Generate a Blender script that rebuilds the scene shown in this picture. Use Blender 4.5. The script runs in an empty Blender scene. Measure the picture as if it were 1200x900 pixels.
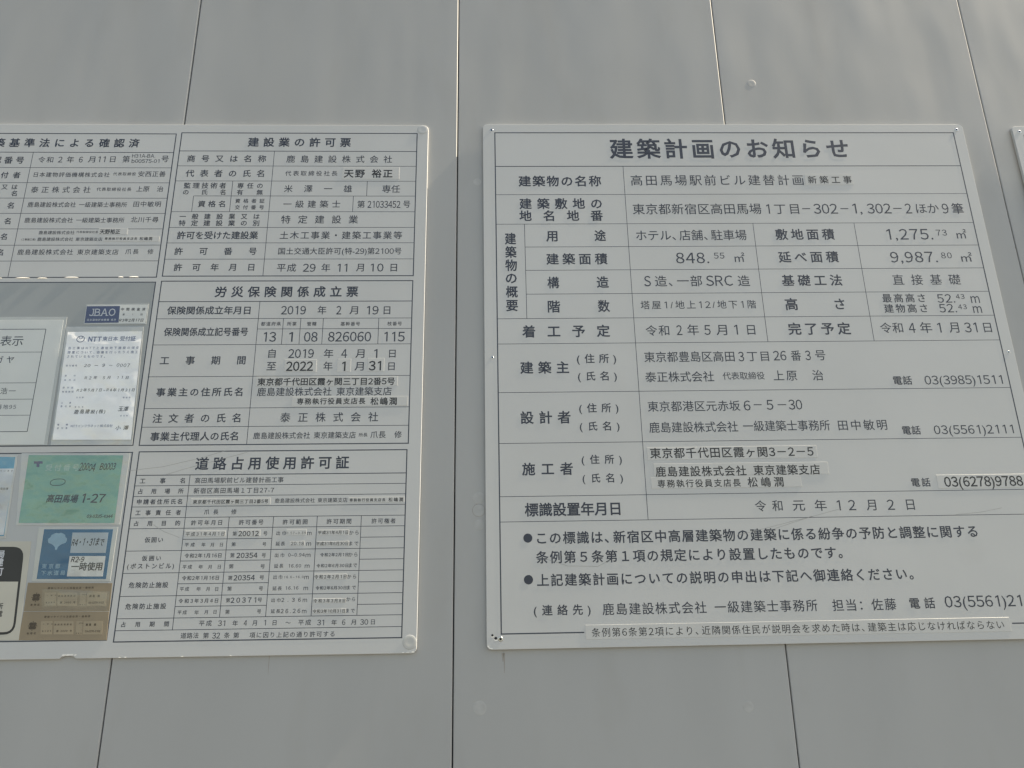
import bpy, bmesh, math, random
from mathutils import Vector, Matrix, noise
random.seed(7)

# ------------------------------------------------------------------ camera, light, exposure
CAM = {'loc': [0, -1.1733, 1.6], 'fwd': [0.027614, 0.95535, 0.294184], 'right': [0.999599, -0.024562, -0.014067], 'up': [0.006213, -0.294455, 0.955645], 'f': 870}
scene = bpy.context.scene
COL = scene.collection
cd = bpy.data.cameras.new('camera')
cam = bpy.data.objects.new('camera', cd)
COL.objects.link(cam)
R_, U_, F_ = Vector(CAM['right']), Vector(CAM['up']), Vector(CAM['fwd'])
cam.matrix_world = Matrix(((R_.x, U_.x, -F_.x, CAM['loc'][0]), (R_.y, U_.y, -F_.y, CAM['loc'][1]),
                           (R_.z, U_.z, -F_.z, CAM['loc'][2]), (0, 0, 0, 1)))
cd.sensor_width = 36.0
cd.lens = CAM['f'] / 1200.0 * 36.0
cd.clip_start = 0.02
cd.clip_end = 500.0
cd.dof.use_dof = False
scene.camera = cam

GRAZE = math.radians(0.9)                      # the sun rakes almost along the hoarding, from the upper right
sd = Vector((0.62 * math.cos(GRAZE), -math.sin(GRAZE), 0.785 * math.cos(GRAZE))).normalized()
world = bpy.data.worlds.new('World')
scene.world = world
world.use_nodes = True
wn = world.node_tree
sky = wn.nodes.new('ShaderNodeTexSky')
sky.sky_type = 'NISHITA'
sky.sun_disc = False
sky.sun_elevation = math.asin(sd.z)
sky.sun_rotation = math.atan2(sd.x, sd.y)
sky.dust_density = 1.0
sky.air_density = 1.0
sky.ozone_density = 1.0
wn.links.new(sky.outputs[0], wn.nodes['Background'].inputs[0])
wn.nodes['Background'].inputs[1].default_value = 0.10
sl = bpy.data.lights.new('sun', 'SUN')
sl.energy = 4.0
sl.angle = math.radians(0.53)
sl.color = (1.0, 0.98, 0.955)
so = bpy.data.objects.new('sun', sl)
so.rotation_euler = sd.to_track_quat('Z', 'Y').to_euler()
so.location = (2, -0.5, 5)
COL.objects.link(so)
scene.view_settings.view_transform = 'Standard'
scene.view_settings.look = 'None'
scene.view_settings.exposure = 1.42
scene.view_settings.gamma = 1.0
scene.view_settings.use_curve_mapping = False
scene.view_settings.use_white_balance = True       # the camera's daylight-shade balance
scene.view_settings.white_balance_temperature = 8750
scene.view_settings.white_balance_tint = 8
scene.cycles.filter_width = 1.45
scene.cycles.max_bounces = 6
scene.cycles.transparent_max_bounces = 12

# ------------------------------------------------------------------ measured layout, millimetres on each board
BOARD_PLACE = {'L': [-0.5631, 1.5445, -0.0002], 'R': [0.4404, 1.5492, 0.0038]}
WALL = {
 'caps': [[-0.0231, 2.3433, 0.0075], [-0.0213, 1.7736, 0.0095], [-0.0213, 1.7542, 0.0095], [-0.0206, 1.7316, 0.0085], [-0.0203, 1.4674, 0.01], [0.3744, 1.4631, 0.008], [0.5002, 2.5599, 0.0085]],
 'third': [0.9839, 2.4627],
 'seams': [-1.0594, -0.5594, -0.0594, 0.4406, 0.9406, 1.4406, 1.9406],
 'T2': [0.9815, 2.356],
}
TEXTS = {
 'L': [
  ('建築基準法による確認済', 97.3, 381.0, 39.7, 17.8, 1.9, 'print'),
  ('確認番号', 107.4, 182.4, 75.6, 14.4, 1.5, 'print'),
  ('令和', 207.3, 233.5, 74.7, 12.2, 0.7, 'print'),
  ('2', 242.2, 249.7, 74.2, 14.5, 0.7, 'print'),
  ('年', 257.5, 269.9, 74.2, 13.0, 0.7, 'print'),
  ('6', 278.6, 285.5, 74.1, 14.5, 0.7, 'print'),
  ('月', 294.8, 307.2, 73.7, 13.0, 0.7, 'print'),
  ('11', 312.7, 325.1, 73.3, 14.5, 0.7, 'print'),
  ('日', 332.3, 344.0, 73.2, 13.0, 0.7, 'print'),
  ('第', 355.4, 368.1, 73.2, 13.8, 0.7, 'print'),
  ('H31A-BA.', 371.5, 412.4, 66.2, 9.2, 0.7, 'print'),
  ('b00575-01', 371.9, 420.9, 76.9, 9.2, 0.7, 'print'),
  ('号', 424.0, 436.7, 72.2, 13.8, 0.7, 'print'),
  ('交付者', 126.8, 181.4, 106.2, 12.7, 1.5, 'print'),
  ('日本建物評価機構株式会社', 204.8, 337.2, 105.2, 9.8, 0.7, 'print'),
  ('代表取締役', 343.1, 383.0, 103.5, 6.8, 0.7, 'print'),
  ('安西正善', 387.2, 435.0, 103.4, 11.3, 0.7, 'print'),
  ('建築主又は', 102.6, 180.8, 130.1, 10.4, 1.3, 'print'),
  ('氏名', 105.1, 182.2, 143.0, 11.1, 1.3, 'print'),
  ('泰正株式会社', 205.2, 308.4, 135.5, 12.6, 0.7, 'print'),
  ('代表取締役社長', 318.6, 379.1, 134.6, 7.4, 0.7, 'print'),
  ('上原\u3000治', 387.7, 434.8, 133.8, 11.2, 0.7, 'print'),
  ('設計者氏名', 62.4, 181.1, 166.9, 12.4, 1.5, 'print'),
  ('鹿島建設株式会社 一級建築士事務所', 204.6, 375.8, 165.3, 10.3, 0.7, 'print'),
  ('田中敏明', 386.9, 434.3, 164.1, 11.0, 0.7, 'print'),
  ('監理者氏名', 68.8, 181.3, 197.6, 12.2, 1.5, 'print'),
  ('鹿島建設株式会社 一級建築士事務所', 204.6, 375.3, 195.8, 10.1, 0.7, 'print'),
  ('北川千尋', 386.6, 434.0, 194.7, 10.9, 0.7, 'print'),
  ('施工者氏名', 68.7, 180.5, 227.6, 12.1, 1.5, 'print'),
  ('鹿島建設株式会社', 233.0, 293.7, 219.9, 7.1, 0.7, 'print'),
  ('代表取締役社長', 296.7, 333.6, 218.8, 4.6, 0.4, 'print'),
  ('天野裕正', 336.6, 371.4, 218.1, 8.9, 2, 'print'),
  ('(工事施工者)', 205.5, 229.6, 233.0, 4.3, 0.3, 'print'),
  ('鹿島建設株式会社 東京建築支店', 232.7, 342.9, 232.7, 7.1, 0.7, 'print'),
  ('専務執行役員支店長', 347.1, 402.3, 231.7, 5.0, 1.5, 'print'),
  ('松嶋潤', 406.4, 427.9, 231.7, 6.4, 1.5, 'print'),
  ('管理者氏名', 68.8, 179.7, 257.6, 11.9, 1.5, 'print'),
  ('鹿島建設株式会社 東京建築支店', 203.6, 373.7, 257.1, 10.5, 0.7, 'print'),
  ('爪長\u3000修', 385.5, 433.2, 256.5, 9.9, 0.7, 'print'),
  ('建設業の許可票', 574.3, 760.0, 36.9, 18.9, 1.9, 'print'),
  ('商号又は名称', 469.7, 610.1, 71.6, 14.2, 1.3, 'print'),
  ('鹿島建設株式会社', 646.4, 835.8, 72.0, 15.1, 0.8, 'print'),
  ('代表者の氏名', 470.2, 608.9, 102.0, 14.4, 1.3, 'print'),
  ('代表取締役社長', 646.3, 739.3, 101.7, 10.5, 0.7, 'print'),
  ('天野 裕正', 750.7, 837.6, 101.9, 16.7, 2, 'print'),
  ('監理技術者', 470.0, 544.1, 126.8, 11.7, 1.3, 'print'),
  ('の氏名', 470.0, 544.3, 140.1, 10.7, 1.3, 'print'),
  ('専任の', 564.0, 608.7, 127.1, 11.2, 1.3, 'print'),
  ('有無', 564.2, 609.9, 140.4, 10.7, 1.3, 'print'),
  ('米澤一雄', 646.8, 766.7, 133.0, 14.7, 0.8, 'print'),
  ('専任', 820.5, 851.9, 133.2, 15.6, 0.8, 'print'),
  ('資格名', 498.7, 545.9, 163.6, 12.7, 1.3, 'print'),
  ('資格者証', 563.2, 614.3, 157.6, 8.5, 1.2, 'print'),
  ('交付番号', 563.6, 614.2, 170.3, 8.5, 1.2, 'print'),
  ('一級建築士', 647.7, 747.6, 163.9, 14.5, 0.8, 'print'),
  ('第', 777.6, 790.8, 164.2, 14.5, 0.8, 'print'),
  ('21033452', 795.7, 853.6, 164.2, 17.1, 0.8, 'print'),
  ('号', 858.5, 870.9, 163.8, 14.5, 0.8, 'print'),
  ('一般建設業又は', 469.7, 608.3, 188.5, 10.9, 1.3, 'print'),
  ('特定建設業の別', 469.7, 608.7, 201.5, 11.3, 1.3, 'print'),
  ('特定建設業', 646.3, 780.2, 194.4, 16.0, 0.8, 'print'),
  ('許可を受けた建設業', 469.6, 608.9, 225.2, 14.9, 1.5, 'print'),
  ('土木工事業・建築工事業等', 646.4, 858.4, 225.3, 14.9, 0.8, 'print'),
  ('許可番号', 468.8, 609.0, 255.9, 13.9, 1.3, 'print'),
  ('国土交通大臣許可(特-29)第2100号', 646.2, 858.2, 255.8, 13.1, 0.8, 'print'),
  ('許可年月日', 471.3, 607.6, 286.3, 13.7, 1.3, 'print'),
  ('平成', 646.2, 678.9, 287.3, 15.3, 0.8, 'print'),
  ('29', 690.5, 712.3, 287.4, 18.5, 0.8, 'print'),
  ('年', 722.2, 737.1, 287.4, 15.3, 0.8, 'print'),
  ('11', 749.9, 766.3, 287.5, 18.6, 0.8, 'print'),
  ('月', 780.5, 795.5, 287.1, 15.3, 0.8, 'print'),
  ('10', 806.5, 828.4, 287.2, 18.6, 0.8, 'print'),
  ('日', 839.0, 852.9, 287.2, 15.4, 0.8, 'print'),
  ('労災保険関係成立票', 545.5, 787.1, 332.2, 19.3, 1.9, 'print'),
  ('保険関係成立年月日', 469.6, 608.3, 366.0, 14.5, 1.6, 'print'),
  ('2019', 659.4, 701.0, 366.0, 19.0, 0.8, 'print'),
  ('年', 720.6, 735.2, 366.2, 15.4, 0.8, 'print'),
  ('2', 751.9, 760.3, 366.3, 19.1, 0.8, 'print'),
  ('月', 774.1, 788.3, 366.4, 15.4, 0.8, 'print'),
  ('19', 803.4, 823.1, 366.5, 19.1, 0.8, 'print'),
  ('日', 830.2, 844.0, 366.6, 15.5, 0.8, 'print'),
  ('保険関係成立記号番号', 468.9, 607.6, 404.5, 14.6, 1.6, 'print'),
  ('都道府県', 627.8, 660.9, 390.7, 7.2, 0.9, 'print'),
  ('所掌', 671.2, 686.9, 390.8, 7.2, 0.9, 'print'),
  ('管轄', 704.3, 720.1, 390.9, 7.2, 0.9, 'print'),
  ('基幹番号', 760.4, 792.8, 391.2, 7.2, 0.9, 'print'),
  ('枝番号', 838.6, 862.8, 391.1, 7.2, 0.9, 'print'),
  ('13', 634.3, 654.8, 413.8, 21.2, 0.8, 'print'),
  ('1', 676.2, 682.4, 414.0, 21.3, 0.8, 'print'),
  ('08', 700.9, 723.6, 414.1, 21.3, 0.8, 'print'),
  ('826060', 740.9, 812.5, 414.0, 21.3, 0.8, 'print'),
  ('115', 834.5, 868.5, 414.3, 21.3, 0.8, 'print'),
  ('工事期間', 469.0, 608.1, 454.8, 14.7, 1.3, 'print'),
  ('自', 642.9, 658.0, 443.3, 15.7, 0.8, 'print'),
  ('2019', 677.2, 719.3, 443.5, 19.2, 0.8, 'print'),
  ('年', 735.7, 751.3, 443.8, 15.7, 0.8, 'print'),
  ('4', 764.4, 773.9, 443.9, 19.3, 0.8, 'print'),
  ('月', 787.8, 802.6, 444.0, 15.8, 0.8, 'print'),
  ('1', 818.7, 824.0, 444.2, 19.3, 0.8, 'print'),
  ('日', 842.6, 854.9, 444.3, 14.9, 0.8, 'print'),
  ('至', 643.5, 658.9, 465.4, 15.6, 0.8, 'print'),
  ('2022', 675.2, 719.5, 465.7, 19.9, 1.6, 'print'),
  ('年', 736.2, 751.3, 465.9, 15.6, 0.8, 'print'),
  ('1', 766.9, 772.6, 466.1, 19.9, 1.6, 'print'),
  ('月', 787.3, 802.4, 466.2, 15.6, 0.8, 'print'),
  ('31', 810.5, 831.0, 465.5, 19.9, 1.6, 'print'),
  ('日', 841.3, 854.8, 466.5, 14.7, 0.8, 'print'),
  ('東京都千代田区霞ヶ関三丁目2番5号', 630.7, 854.4, 492.6, 12.8, 1.8, 'print'),
  ('鹿島建設株式会社 東京建築支店', 631.8, 849.7, 509.6, 14.4, 0.7, 'print'),
  ('専務執行役員支店長', 697.3, 807.9, 526.1, 10.5, 1.8, 'print'),
  ('松嶋潤', 816.0, 858.8, 526.7, 12.6, 1.8, 'print'),
  ('事業主の住所氏名', 469.8, 608.2, 509.1, 14.3, 1.6, 'print'),
  ('注文者の氏名', 469.3, 609.0, 552.9, 14.9, 1.3, 'print'),
  ('泰正株式会社', 672.5, 829.5, 552.8, 15.8, 0.8, 'print'),
  ('事業主代理人の氏名', 469.6, 607.9, 582.8, 14.2, 1.6, 'print'),
  ('鹿島建設株式会社 東京建築支店', 632.2, 794.9, 582.6, 11.0, 0.8, 'print'),
  ('所長', 799.6, 813.6, 582.5, 6.6, 0.8, 'print'),
  ('爪長\u3000修', 818.3, 868.5, 582.4, 11.5, 0.8, 'print'),
  ('道路占用使用許可証', 545.3, 786.4, 627.1, 20.0, 1.9, 'print'),
  ('工事名', 462.5, 532.2, 653.7, 8.5, 1.3, 'print'),
  ('高田馬場駅前ビル建替計画工事', 547.6, 685.3, 653.8, 8.9, 0.8, 'print'),
  ('占用場所', 462.2, 531.8, 670.0, 8.0, 1.3, 'print'),
  ('新宿区高田馬場１丁目27-7', 547.4, 671.7, 670.0, 8.8, 0.8, 'print'),
  ('申請者住所氏名', 462.3, 531.6, 686.4, 8.0, 1.5, 'print'),
  ('東京都千代田区霞ヶ関三丁目2番5号', 548.2, 664.4, 687.4, 6.3, 1.6, 'print'),
  ('鹿島建設株式会社 東京建築支店', 674.5, 786.8, 686.7, 7.2, 0.7, 'print'),
  ('専務執行役員支店長', 790.3, 846.1, 687.0, 5.1, 1.6, 'print'),
  ('松嶋潤', 850.7, 873.5, 686.8, 6.3, 1.6, 'print'),
  ('工事責任者', 462.3, 531.7, 703.3, 7.9, 1.3, 'print'),
  ('爪長\u3000修', 567.1, 616.9, 703.1, 7.9, 0.8, 'print'),
  ('占用目的', 462.4, 532.3, 719.6, 7.8, 1.3, 'print'),
  ('許可年月日', 548.9, 596.1, 719.4, 7.8, 1, 'print'),
  ('許可番号', 621.9, 659.4, 719.4, 7.9, 1, 'print'),
  ('許可範囲', 689.1, 727.1, 719.7, 7.9, 1, 'print'),
  ('許可期間', 756.6, 794.5, 719.6, 7.9, 1, 'print'),
  ('許可権者', 825.8, 862.9, 719.7, 7.9, 1, 'print'),
  ('仮囲い', 481.7, 509.3, 744.5, 8.1, 1.3, 'print'),
  ('平成31年4月1日', 543.0, 601.6, 736.5, 6.1, 1, 'print'),
  ('第', 613.9, 620.4, 736.6, 6.6, 0.8, 'print'),
  ('20012', 622.7, 654.0, 736.6, 9.4, 1.4, 'print'),
  ('号', 660.8, 667.0, 736.7, 6.6, 0.8, 'print'),
  ('平成', 543.2, 558.1, 752.5, 6.1, 0.8, 'print'),
  ('年', 568.4, 574.5, 752.7, 6.1, 0.8, 'print'),
  ('月', 581.3, 587.8, 752.9, 6.1, 0.8, 'print'),
  ('日', 595.6, 601.7, 752.9, 6.1, 0.8, 'print'),
  ('第', 613.8, 620.3, 752.7, 6.1, 0.8, 'print'),
  ('号', 660.5, 667.1, 753.0, 6.1, 0.8, 'print'),
  ('出巾', 680.8, 695.1, 736.6, 6.4, 0.8, 'print'),
  ('0.57~0.59', 696.3, 725.9, 736.6, 4.4, 0.8, 'print'),
  ('m', 727.9, 734.5, 736.8, 8.3, 0.8, 'print'),
  ('延長', 680.9, 695.1, 752.6, 6.3, 0.8, 'print'),
  ('20.18', 704.1, 723.8, 752.5, 6.3, 0.8, 'print'),
  ('m', 727.5, 734.8, 752.7, 8.3, 0.8, 'print'),
  ('出巾', 681.0, 695.2, 769.8, 6.3, 0.8, 'print'),
  ('0~0.94', 701.2, 726.2, 769.6, 6.3, 0.8, 'print'),
  ('m', 727.6, 735.0, 769.8, 8.2, 0.8, 'print'),
  ('延長', 681.1, 695.2, 785.8, 6.2, 0.8, 'print'),
  ('16.60', 703.2, 721.9, 785.9, 6.2, 0.8, 'print'),
  ('m', 727.5, 734.6, 785.9, 8.1, 0.8, 'print'),
  ('出巾', 681.2, 694.7, 802.2, 6.2, 0.8, 'print'),
  ('16.6~16.0', 697.6, 726.7, 802.3, 4.3, 0.8, 'print'),
  ('m', 727.9, 734.5, 802.5, 8.1, 0.8, 'print'),
  ('延長', 681.3, 695.3, 818.7, 6.1, 0.8, 'print'),
  ('16.16', 701.2, 720.1, 818.3, 6.1, 0.8, 'print'),
  ('m', 727.8, 734.6, 818.5, 8.0, 0.8, 'print'),
  ('出巾', 681.0, 694.6, 835.7, 6.0, 0.8, 'print'),
  ('2.36', 696.0, 724.9, 835.5, 7.0, 1, 'print'),
  ('m', 727.8, 734.3, 835.8, 7.9, 0.8, 'print'),
  ('延長', 681.5, 695.4, 851.6, 6.0, 0.8, 'print'),
  ('26.26', 696.1, 725.3, 851.5, 7.4, 1, 'print'),
  ('m', 727.7, 734.4, 851.8, 7.8, 0.8, 'print'),
  ('平成31年4月1日', 744.4, 790.6, 736.5, 5.6, 1.4, 'print'),
  ('から', 792.1, 806.7, 737.1, 6.9, 0.8, 'print'),
  ('平成31年6月30日', 742.5, 791.5, 753.3, 5.6, 1.4, 'print'),
  ('まで', 792.7, 807.0, 753.5, 6.8, 0.8, 'print'),
  ('令和2年2月1日', 749.7, 792.3, 770.1, 5.5, 1.4, 'print'),
  ('から', 792.5, 806.5, 770.2, 6.8, 0.8, 'print'),
  ('令和2年6月30日', 745.1, 793.1, 786.3, 5.5, 1.4, 'print'),
  ('まで', 793.8, 806.6, 786.2, 6.7, 0.8, 'print'),
  ('令和2年2月1日', 742.9, 791.5, 802.7, 5.9, 1.4, 'print'),
  ('から', 792.3, 806.1, 802.9, 6.6, 0.8, 'print'),
  ('令和2年6月30日', 745.9, 791.9, 819.0, 5.4, 1.4, 'print'),
  ('まで', 792.6, 806.4, 818.9, 6.6, 0.8, 'print'),
  ('令和3年3月8日', 744.0, 791.6, 837.5, 5.4, 1.4, 'print'),
  ('から', 792.7, 806.0, 835.8, 6.5, 0.8, 'print'),
  ('令和3年10月31日', 743.7, 791.9, 852.5, 5.3, 1.4, 'print'),
  ('まで', 792.9, 806.3, 852.3, 6.5, 0.8, 'print'),
  ('仮囲い', 481.1, 509.6, 772.0, 7.8, 1.3, 'print'),
  ('(ボストンビル)', 460.6, 530.7, 783.6, 8.2, 1.3, 'print'),
  ('令和2年1月16日', 544.7, 600.3, 769.0, 6.7, 1.2, 'print'),
  ('第', 613.4, 620.1, 769.1, 6.7, 0.8, 'print'),
  ('20354', 622.9, 654.7, 769.4, 9.4, 1.4, 'print'),
  ('号', 660.7, 667.9, 769.7, 6.7, 0.8, 'print'),
  ('平成', 543.5, 557.7, 785.5, 6.2, 0.8, 'print'),
  ('年', 567.6, 574.3, 785.7, 6.2, 0.8, 'print'),
  ('月', 581.4, 587.7, 785.9, 6.2, 0.8, 'print'),
  ('日', 595.6, 601.9, 785.7, 6.2, 0.8, 'print'),
  ('第', 613.0, 620.1, 785.5, 6.6, 0.8, 'print'),
  ('号', 660.5, 667.3, 786.1, 6.6, 0.8, 'print'),
  ('危険防止施設', 466.8, 525.4, 811.3, 8.4, 1.3, 'print'),
  ('令和2年1月16日', 544.6, 599.7, 802.0, 6.5, 1.2, 'print'),
  ('第', 613.4, 620.1, 802.5, 6.6, 0.8, 'print'),
  ('20354', 621.7, 653.6, 802.4, 9.3, 1.4, 'print'),
  ('号', 660.7, 667.4, 802.4, 6.6, 0.8, 'print'),
  ('平成', 543.3, 557.0, 817.8, 6.1, 0.8, 'print'),
  ('年', 568.0, 574.6, 818.0, 6.1, 0.8, 'print'),
  ('月', 581.7, 588.0, 818.2, 6.1, 0.8, 'print'),
  ('日', 595.0, 601.3, 818.4, 6.1, 0.8, 'print'),
  ('第', 613.8, 620.5, 818.3, 6.5, 0.8, 'print'),
  ('号', 660.5, 667.6, 818.5, 6.5, 0.8, 'print'),
  ('危険防止施設', 465.9, 526.0, 842.0, 8.3, 1.3, 'print'),
  ('令和3年3月4日', 543.4, 601.9, 835.1, 6.4, 1.2, 'print'),
  ('第', 613.5, 619.7, 835.0, 6.4, 0.8, 'print'),
  ('20371', 620.5, 658.4, 834.9, 9.1, 1.4, 'print'),
  ('号', 660.4, 667.0, 834.9, 6.5, 0.8, 'print'),
  ('平成', 543.8, 557.3, 851.4, 6.0, 0.8, 'print'),
  ('年', 568.6, 575.2, 851.7, 6.0, 0.8, 'print'),
  ('月', 582.5, 589.1, 851.5, 6.0, 0.8, 'print'),
  ('日', 595.7, 602.3, 851.3, 6.0, 0.8, 'print'),
  ('第', 614.0, 620.6, 851.6, 6.4, 0.8, 'print'),
  ('号', 660.6, 667.6, 851.5, 6.4, 0.8, 'print'),
  ('占用期間', 463.6, 533.0, 867.4, 7.4, 1.3, 'print'),
  ('平成', 577.2, 595.8, 867.2, 8.2, 0.8, 'print'),
  ('31', 605.1, 615.6, 867.5, 9.7, 0.8, 'print'),
  ('年', 626.4, 634.2, 867.8, 7.8, 0.8, 'print'),
  ('4', 643.0, 647.7, 867.7, 9.7, 0.8, 'print'),
  ('月', 655.1, 662.8, 867.8, 7.8, 0.8, 'print'),
  ('1', 673.3, 675.6, 867.7, 9.7, 0.8, 'print'),
  ('日', 684.5, 692.3, 867.9, 7.8, 0.8, 'print'),
  ('～', 704.4, 712.1, 868.2, 7.8, 0.8, 'print'),
  ('平成', 723.4, 742.1, 868.1, 8.2, 0.8, 'print'),
  ('31', 751.4, 761.6, 868.5, 9.7, 0.8, 'print'),
  ('年', 772.5, 780.3, 868.8, 7.8, 0.8, 'print'),
  ('6', 788.1, 793.1, 868.6, 9.7, 0.8, 'print'),
  ('月', 801.3, 808.8, 868.8, 7.9, 0.8, 'print'),
  ('30', 815.0, 827.1, 868.7, 9.7, 0.8, 'print'),
  ('日', 829.9, 838.1, 868.8, 7.9, 0.8, 'print'),
  ('道路法', 552.2, 578.4, 884.3, 8.1, 0.8, 'print'),
  ('第', 584.9, 593.4, 884.6, 8.1, 0.8, 'print'),
  ('32', 598.4, 609.9, 884.8, 10.0, 0.8, 'print'),
  ('条', 615.7, 624.2, 884.7, 8.1, 0.8, 'print'),
  ('第', 629.2, 637.7, 884.9, 8.1, 0.8, 'print'),
  ('項に因り上記の通り許可する', 653.0, 778.1, 885.0, 8.1, 0.8, 'print'),
 ],
 'R': [
  ('建築計画のお知らせ', 231.3, 675.0, 52.9, 41.2, 1.9, 'print'),
  ('建築物の名称', 63.2, 212.8, 120.4, 21.5, 1.8, 'print'),
  ('高田馬場駅前ビル建替計画', 266.6, 581.9, 119.1, 21.8, 0.7, 'print'),
  ('新築工事', 590.5, 671.1, 118.7, 15.6, 1.3, 'print'),
  ('建築敷地の', 63.9, 211.6, 166.3, 21.1, 1.8, 'print'),
  ('地名地番', 63.4, 212.3, 190.5, 20.9, 1.8, 'print'),
  ('東京都新宿区高田馬場', 266.0, 497.7, 177.8, 21.5, 0.7, 'print'),
  ('1', 507.2, 513.0, 178.1, 23.9, 0.7, 'print'),
  ('丁目', 521.6, 565.8, 178.2, 21.2, 0.7, 'print'),
  ('－', 572.1, 586.5, 177.9, 21.2, 0.7, 'print'),
  ('302', 592.7, 636.2, 178.0, 24.9, 0.7, 'print'),
  ('－', 641.6, 656.1, 178.1, 21.2, 0.7, 'print'),
  ('1', 664.1, 670.7, 177.7, 24.9, 0.7, 'print'),
  (',', 676.5, 681.1, 177.8, 25.0, 0.7, 'print'),
  ('302', 690.2, 733.9, 177.9, 25.0, 0.7, 'print'),
  ('－', 738.0, 753.4, 178.0, 21.3, 0.7, 'print'),
  ('2', 759.7, 771.4, 178.1, 25.0, 0.7, 'print'),
  ('ほか', 779.7, 821.4, 178.2, 21.3, 0.7, 'print'),
  ('9', 827.3, 839.4, 178.3, 25.0, 0.7, 'print'),
  ('筆', 845.2, 866.6, 178.4, 21.3, 1.1, 'print'),
  ('建', 36.9, 56.9, 235.5, 22.2, 1.8, 'print'),
  ('築', 37.3, 57.2, 261.5, 21.9, 1.8, 'print'),
  ('物', 37.0, 57.5, 286.8, 21.7, 1.8, 'print'),
  ('の', 37.4, 56.6, 311.0, 21.5, 1.8, 'print'),
  ('概', 37.4, 57.7, 336.6, 21.2, 1.8, 'print'),
  ('要', 37.4, 57.5, 361.9, 21.0, 1.8, 'print'),
  ('用', 109.8, 129.8, 230.5, 21.4, 1.7, 'print'),
  ('途', 194.9, 215.4, 230.0, 21.4, 1.7, 'print'),
  ('ホテル、店舗、駐車場', 268.6, 465.1, 230.0, 20.7, 0.7, 'print'),
  ('敷地面積', 517.0, 623.2, 229.4, 21.2, 1.7, 'print'),
  ('1,275.', 717.7, 800.4, 229.8, 26.2, 0.7, 'print'),
  ('73', 807.2, 826.7, 226.9, 14.5, 0.7, 'print'),
  ('㎡', 842.5, 863.1, 230.7, 19.9, 0.7, 'print'),
  ('建築面積', 108.4, 215.7, 275.3, 21.0, 1.7, 'print'),
  ('848.', 335.7, 393.8, 274.2, 25.5, 0.7, 'print'),
  ('55', 403.1, 421.6, 270.1, 14.1, 0.7, 'print'),
  ('㎡', 438.0, 458.1, 274.7, 19.4, 0.7, 'print'),
  ('延べ面積', 516.8, 624.0, 273.6, 21.2, 1.7, 'print'),
  ('9,987.', 716.2, 800.2, 274.6, 25.7, 0.7, 'print'),
  ('80', 807.8, 827.0, 271.8, 14.2, 0.7, 'print'),
  ('㎡', 842.9, 862.9, 276.4, 19.5, 0.7, 'print'),
  ('構', 109.0, 129.4, 320.0, 21.4, 1.7, 'print'),
  ('造', 194.3, 215.2, 319.7, 21.4, 1.7, 'print'),
  ('S', 276.5, 288.4, 318.1, 24.1, 0.7, 'print'),
  ('造、一部', 295.5, 377.6, 318.4, 20.7, 0.7, 'print'),
  ('SRC', 384.4, 431.4, 318.0, 24.1, 0.7, 'print'),
  ('造', 440.1, 461.2, 318.7, 20.7, 0.7, 'print'),
  ('基礎工法', 517.2, 623.3, 318.6, 20.8, 1.7, 'print'),
  ('直接基礎', 712.8, 833.2, 318.6, 20.0, 0.7, 'print'),
  ('階', 108.3, 129.7, 364.5, 21.8, 1.7, 'print'),
  ('数', 194.0, 214.6, 364.3, 21.8, 1.7, 'print'),
  ('塔屋1/地上12/地下1階', 267.6, 467.0, 362.9, 15.5, 0.7, 'print'),
  ('高', 517.4, 539.2, 363.3, 22.0, 1.7, 'print'),
  ('さ', 602.7, 622.5, 363.5, 21.2, 1.7, 'print'),
  ('最高高さ', 688.8, 764.0, 353.2, 16.2, 1.1, 'print'),
  ('52.', 785.2, 816.1, 354.2, 19.7, 0.7, 'print'),
  ('43', 818.8, 834.0, 350.9, 11.1, 0.7, 'print'),
  ('m', 844.2, 859.5, 354.5, 21.4, 0.7, 'print'),
  ('建物高さ', 688.8, 764.5, 372.4, 16.1, 1.1, 'print'),
  ('52.', 785.3, 815.7, 372.5, 19.5, 0.7, 'print'),
  ('43', 819.0, 834.2, 370.2, 11.0, 0.7, 'print'),
  ('m', 844.4, 859.6, 373.3, 21.2, 0.7, 'print'),
  ('着工予定', 63.7, 212.2, 409.7, 21.4, 1.8, 'print'),
  ('令和', 273.0, 312.9, 409.7, 19.0, 0.7, 'print'),
  ('2', 325.4, 335.1, 409.2, 22.3, 0.7, 'print'),
  ('年', 344.0, 363.5, 409.0, 19.8, 0.7, 'print'),
  ('5', 372.8, 383.7, 409.2, 22.3, 0.7, 'print'),
  ('月', 393.4, 411.7, 409.4, 19.8, 0.7, 'print'),
  ('1', 424.6, 430.1, 409.2, 22.3, 0.7, 'print'),
  ('日', 445.3, 460.9, 409.4, 19.0, 0.7, 'print'),
  ('完了予定', 516.8, 624.7, 408.7, 21.6, 1.8, 'print'),
  ('令和', 676.1, 715.2, 408.1, 19.1, 0.7, 'print'),
  ('4', 725.4, 736.9, 408.4, 22.5, 0.7, 'print'),
  ('年', 745.2, 765.8, 408.2, 20.0, 0.7, 'print'),
  ('1', 775.7, 781.6, 408.4, 22.5, 0.7, 'print'),
  ('月', 795.6, 812.6, 408.2, 20.0, 0.7, 'print'),
  ('31', 822.5, 844.4, 408.4, 22.5, 0.7, 'print'),
  ('日', 854.3, 871.0, 408.6, 19.2, 0.7, 'print'),
  ('建築主', 58.9, 140.2, 474.0, 20.7, 1.8, 'print'),
  ('(住所)', 153.8, 219.7, 458.9, 16.1, 1.4, 'print'),
  ('(氏名)', 154.3, 219.1, 489.6, 15.8, 1.4, 'print'),
  ('東京都豊島区高田', 267.0, 419.4, 457.1, 18.6, 0.7, 'print'),
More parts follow.
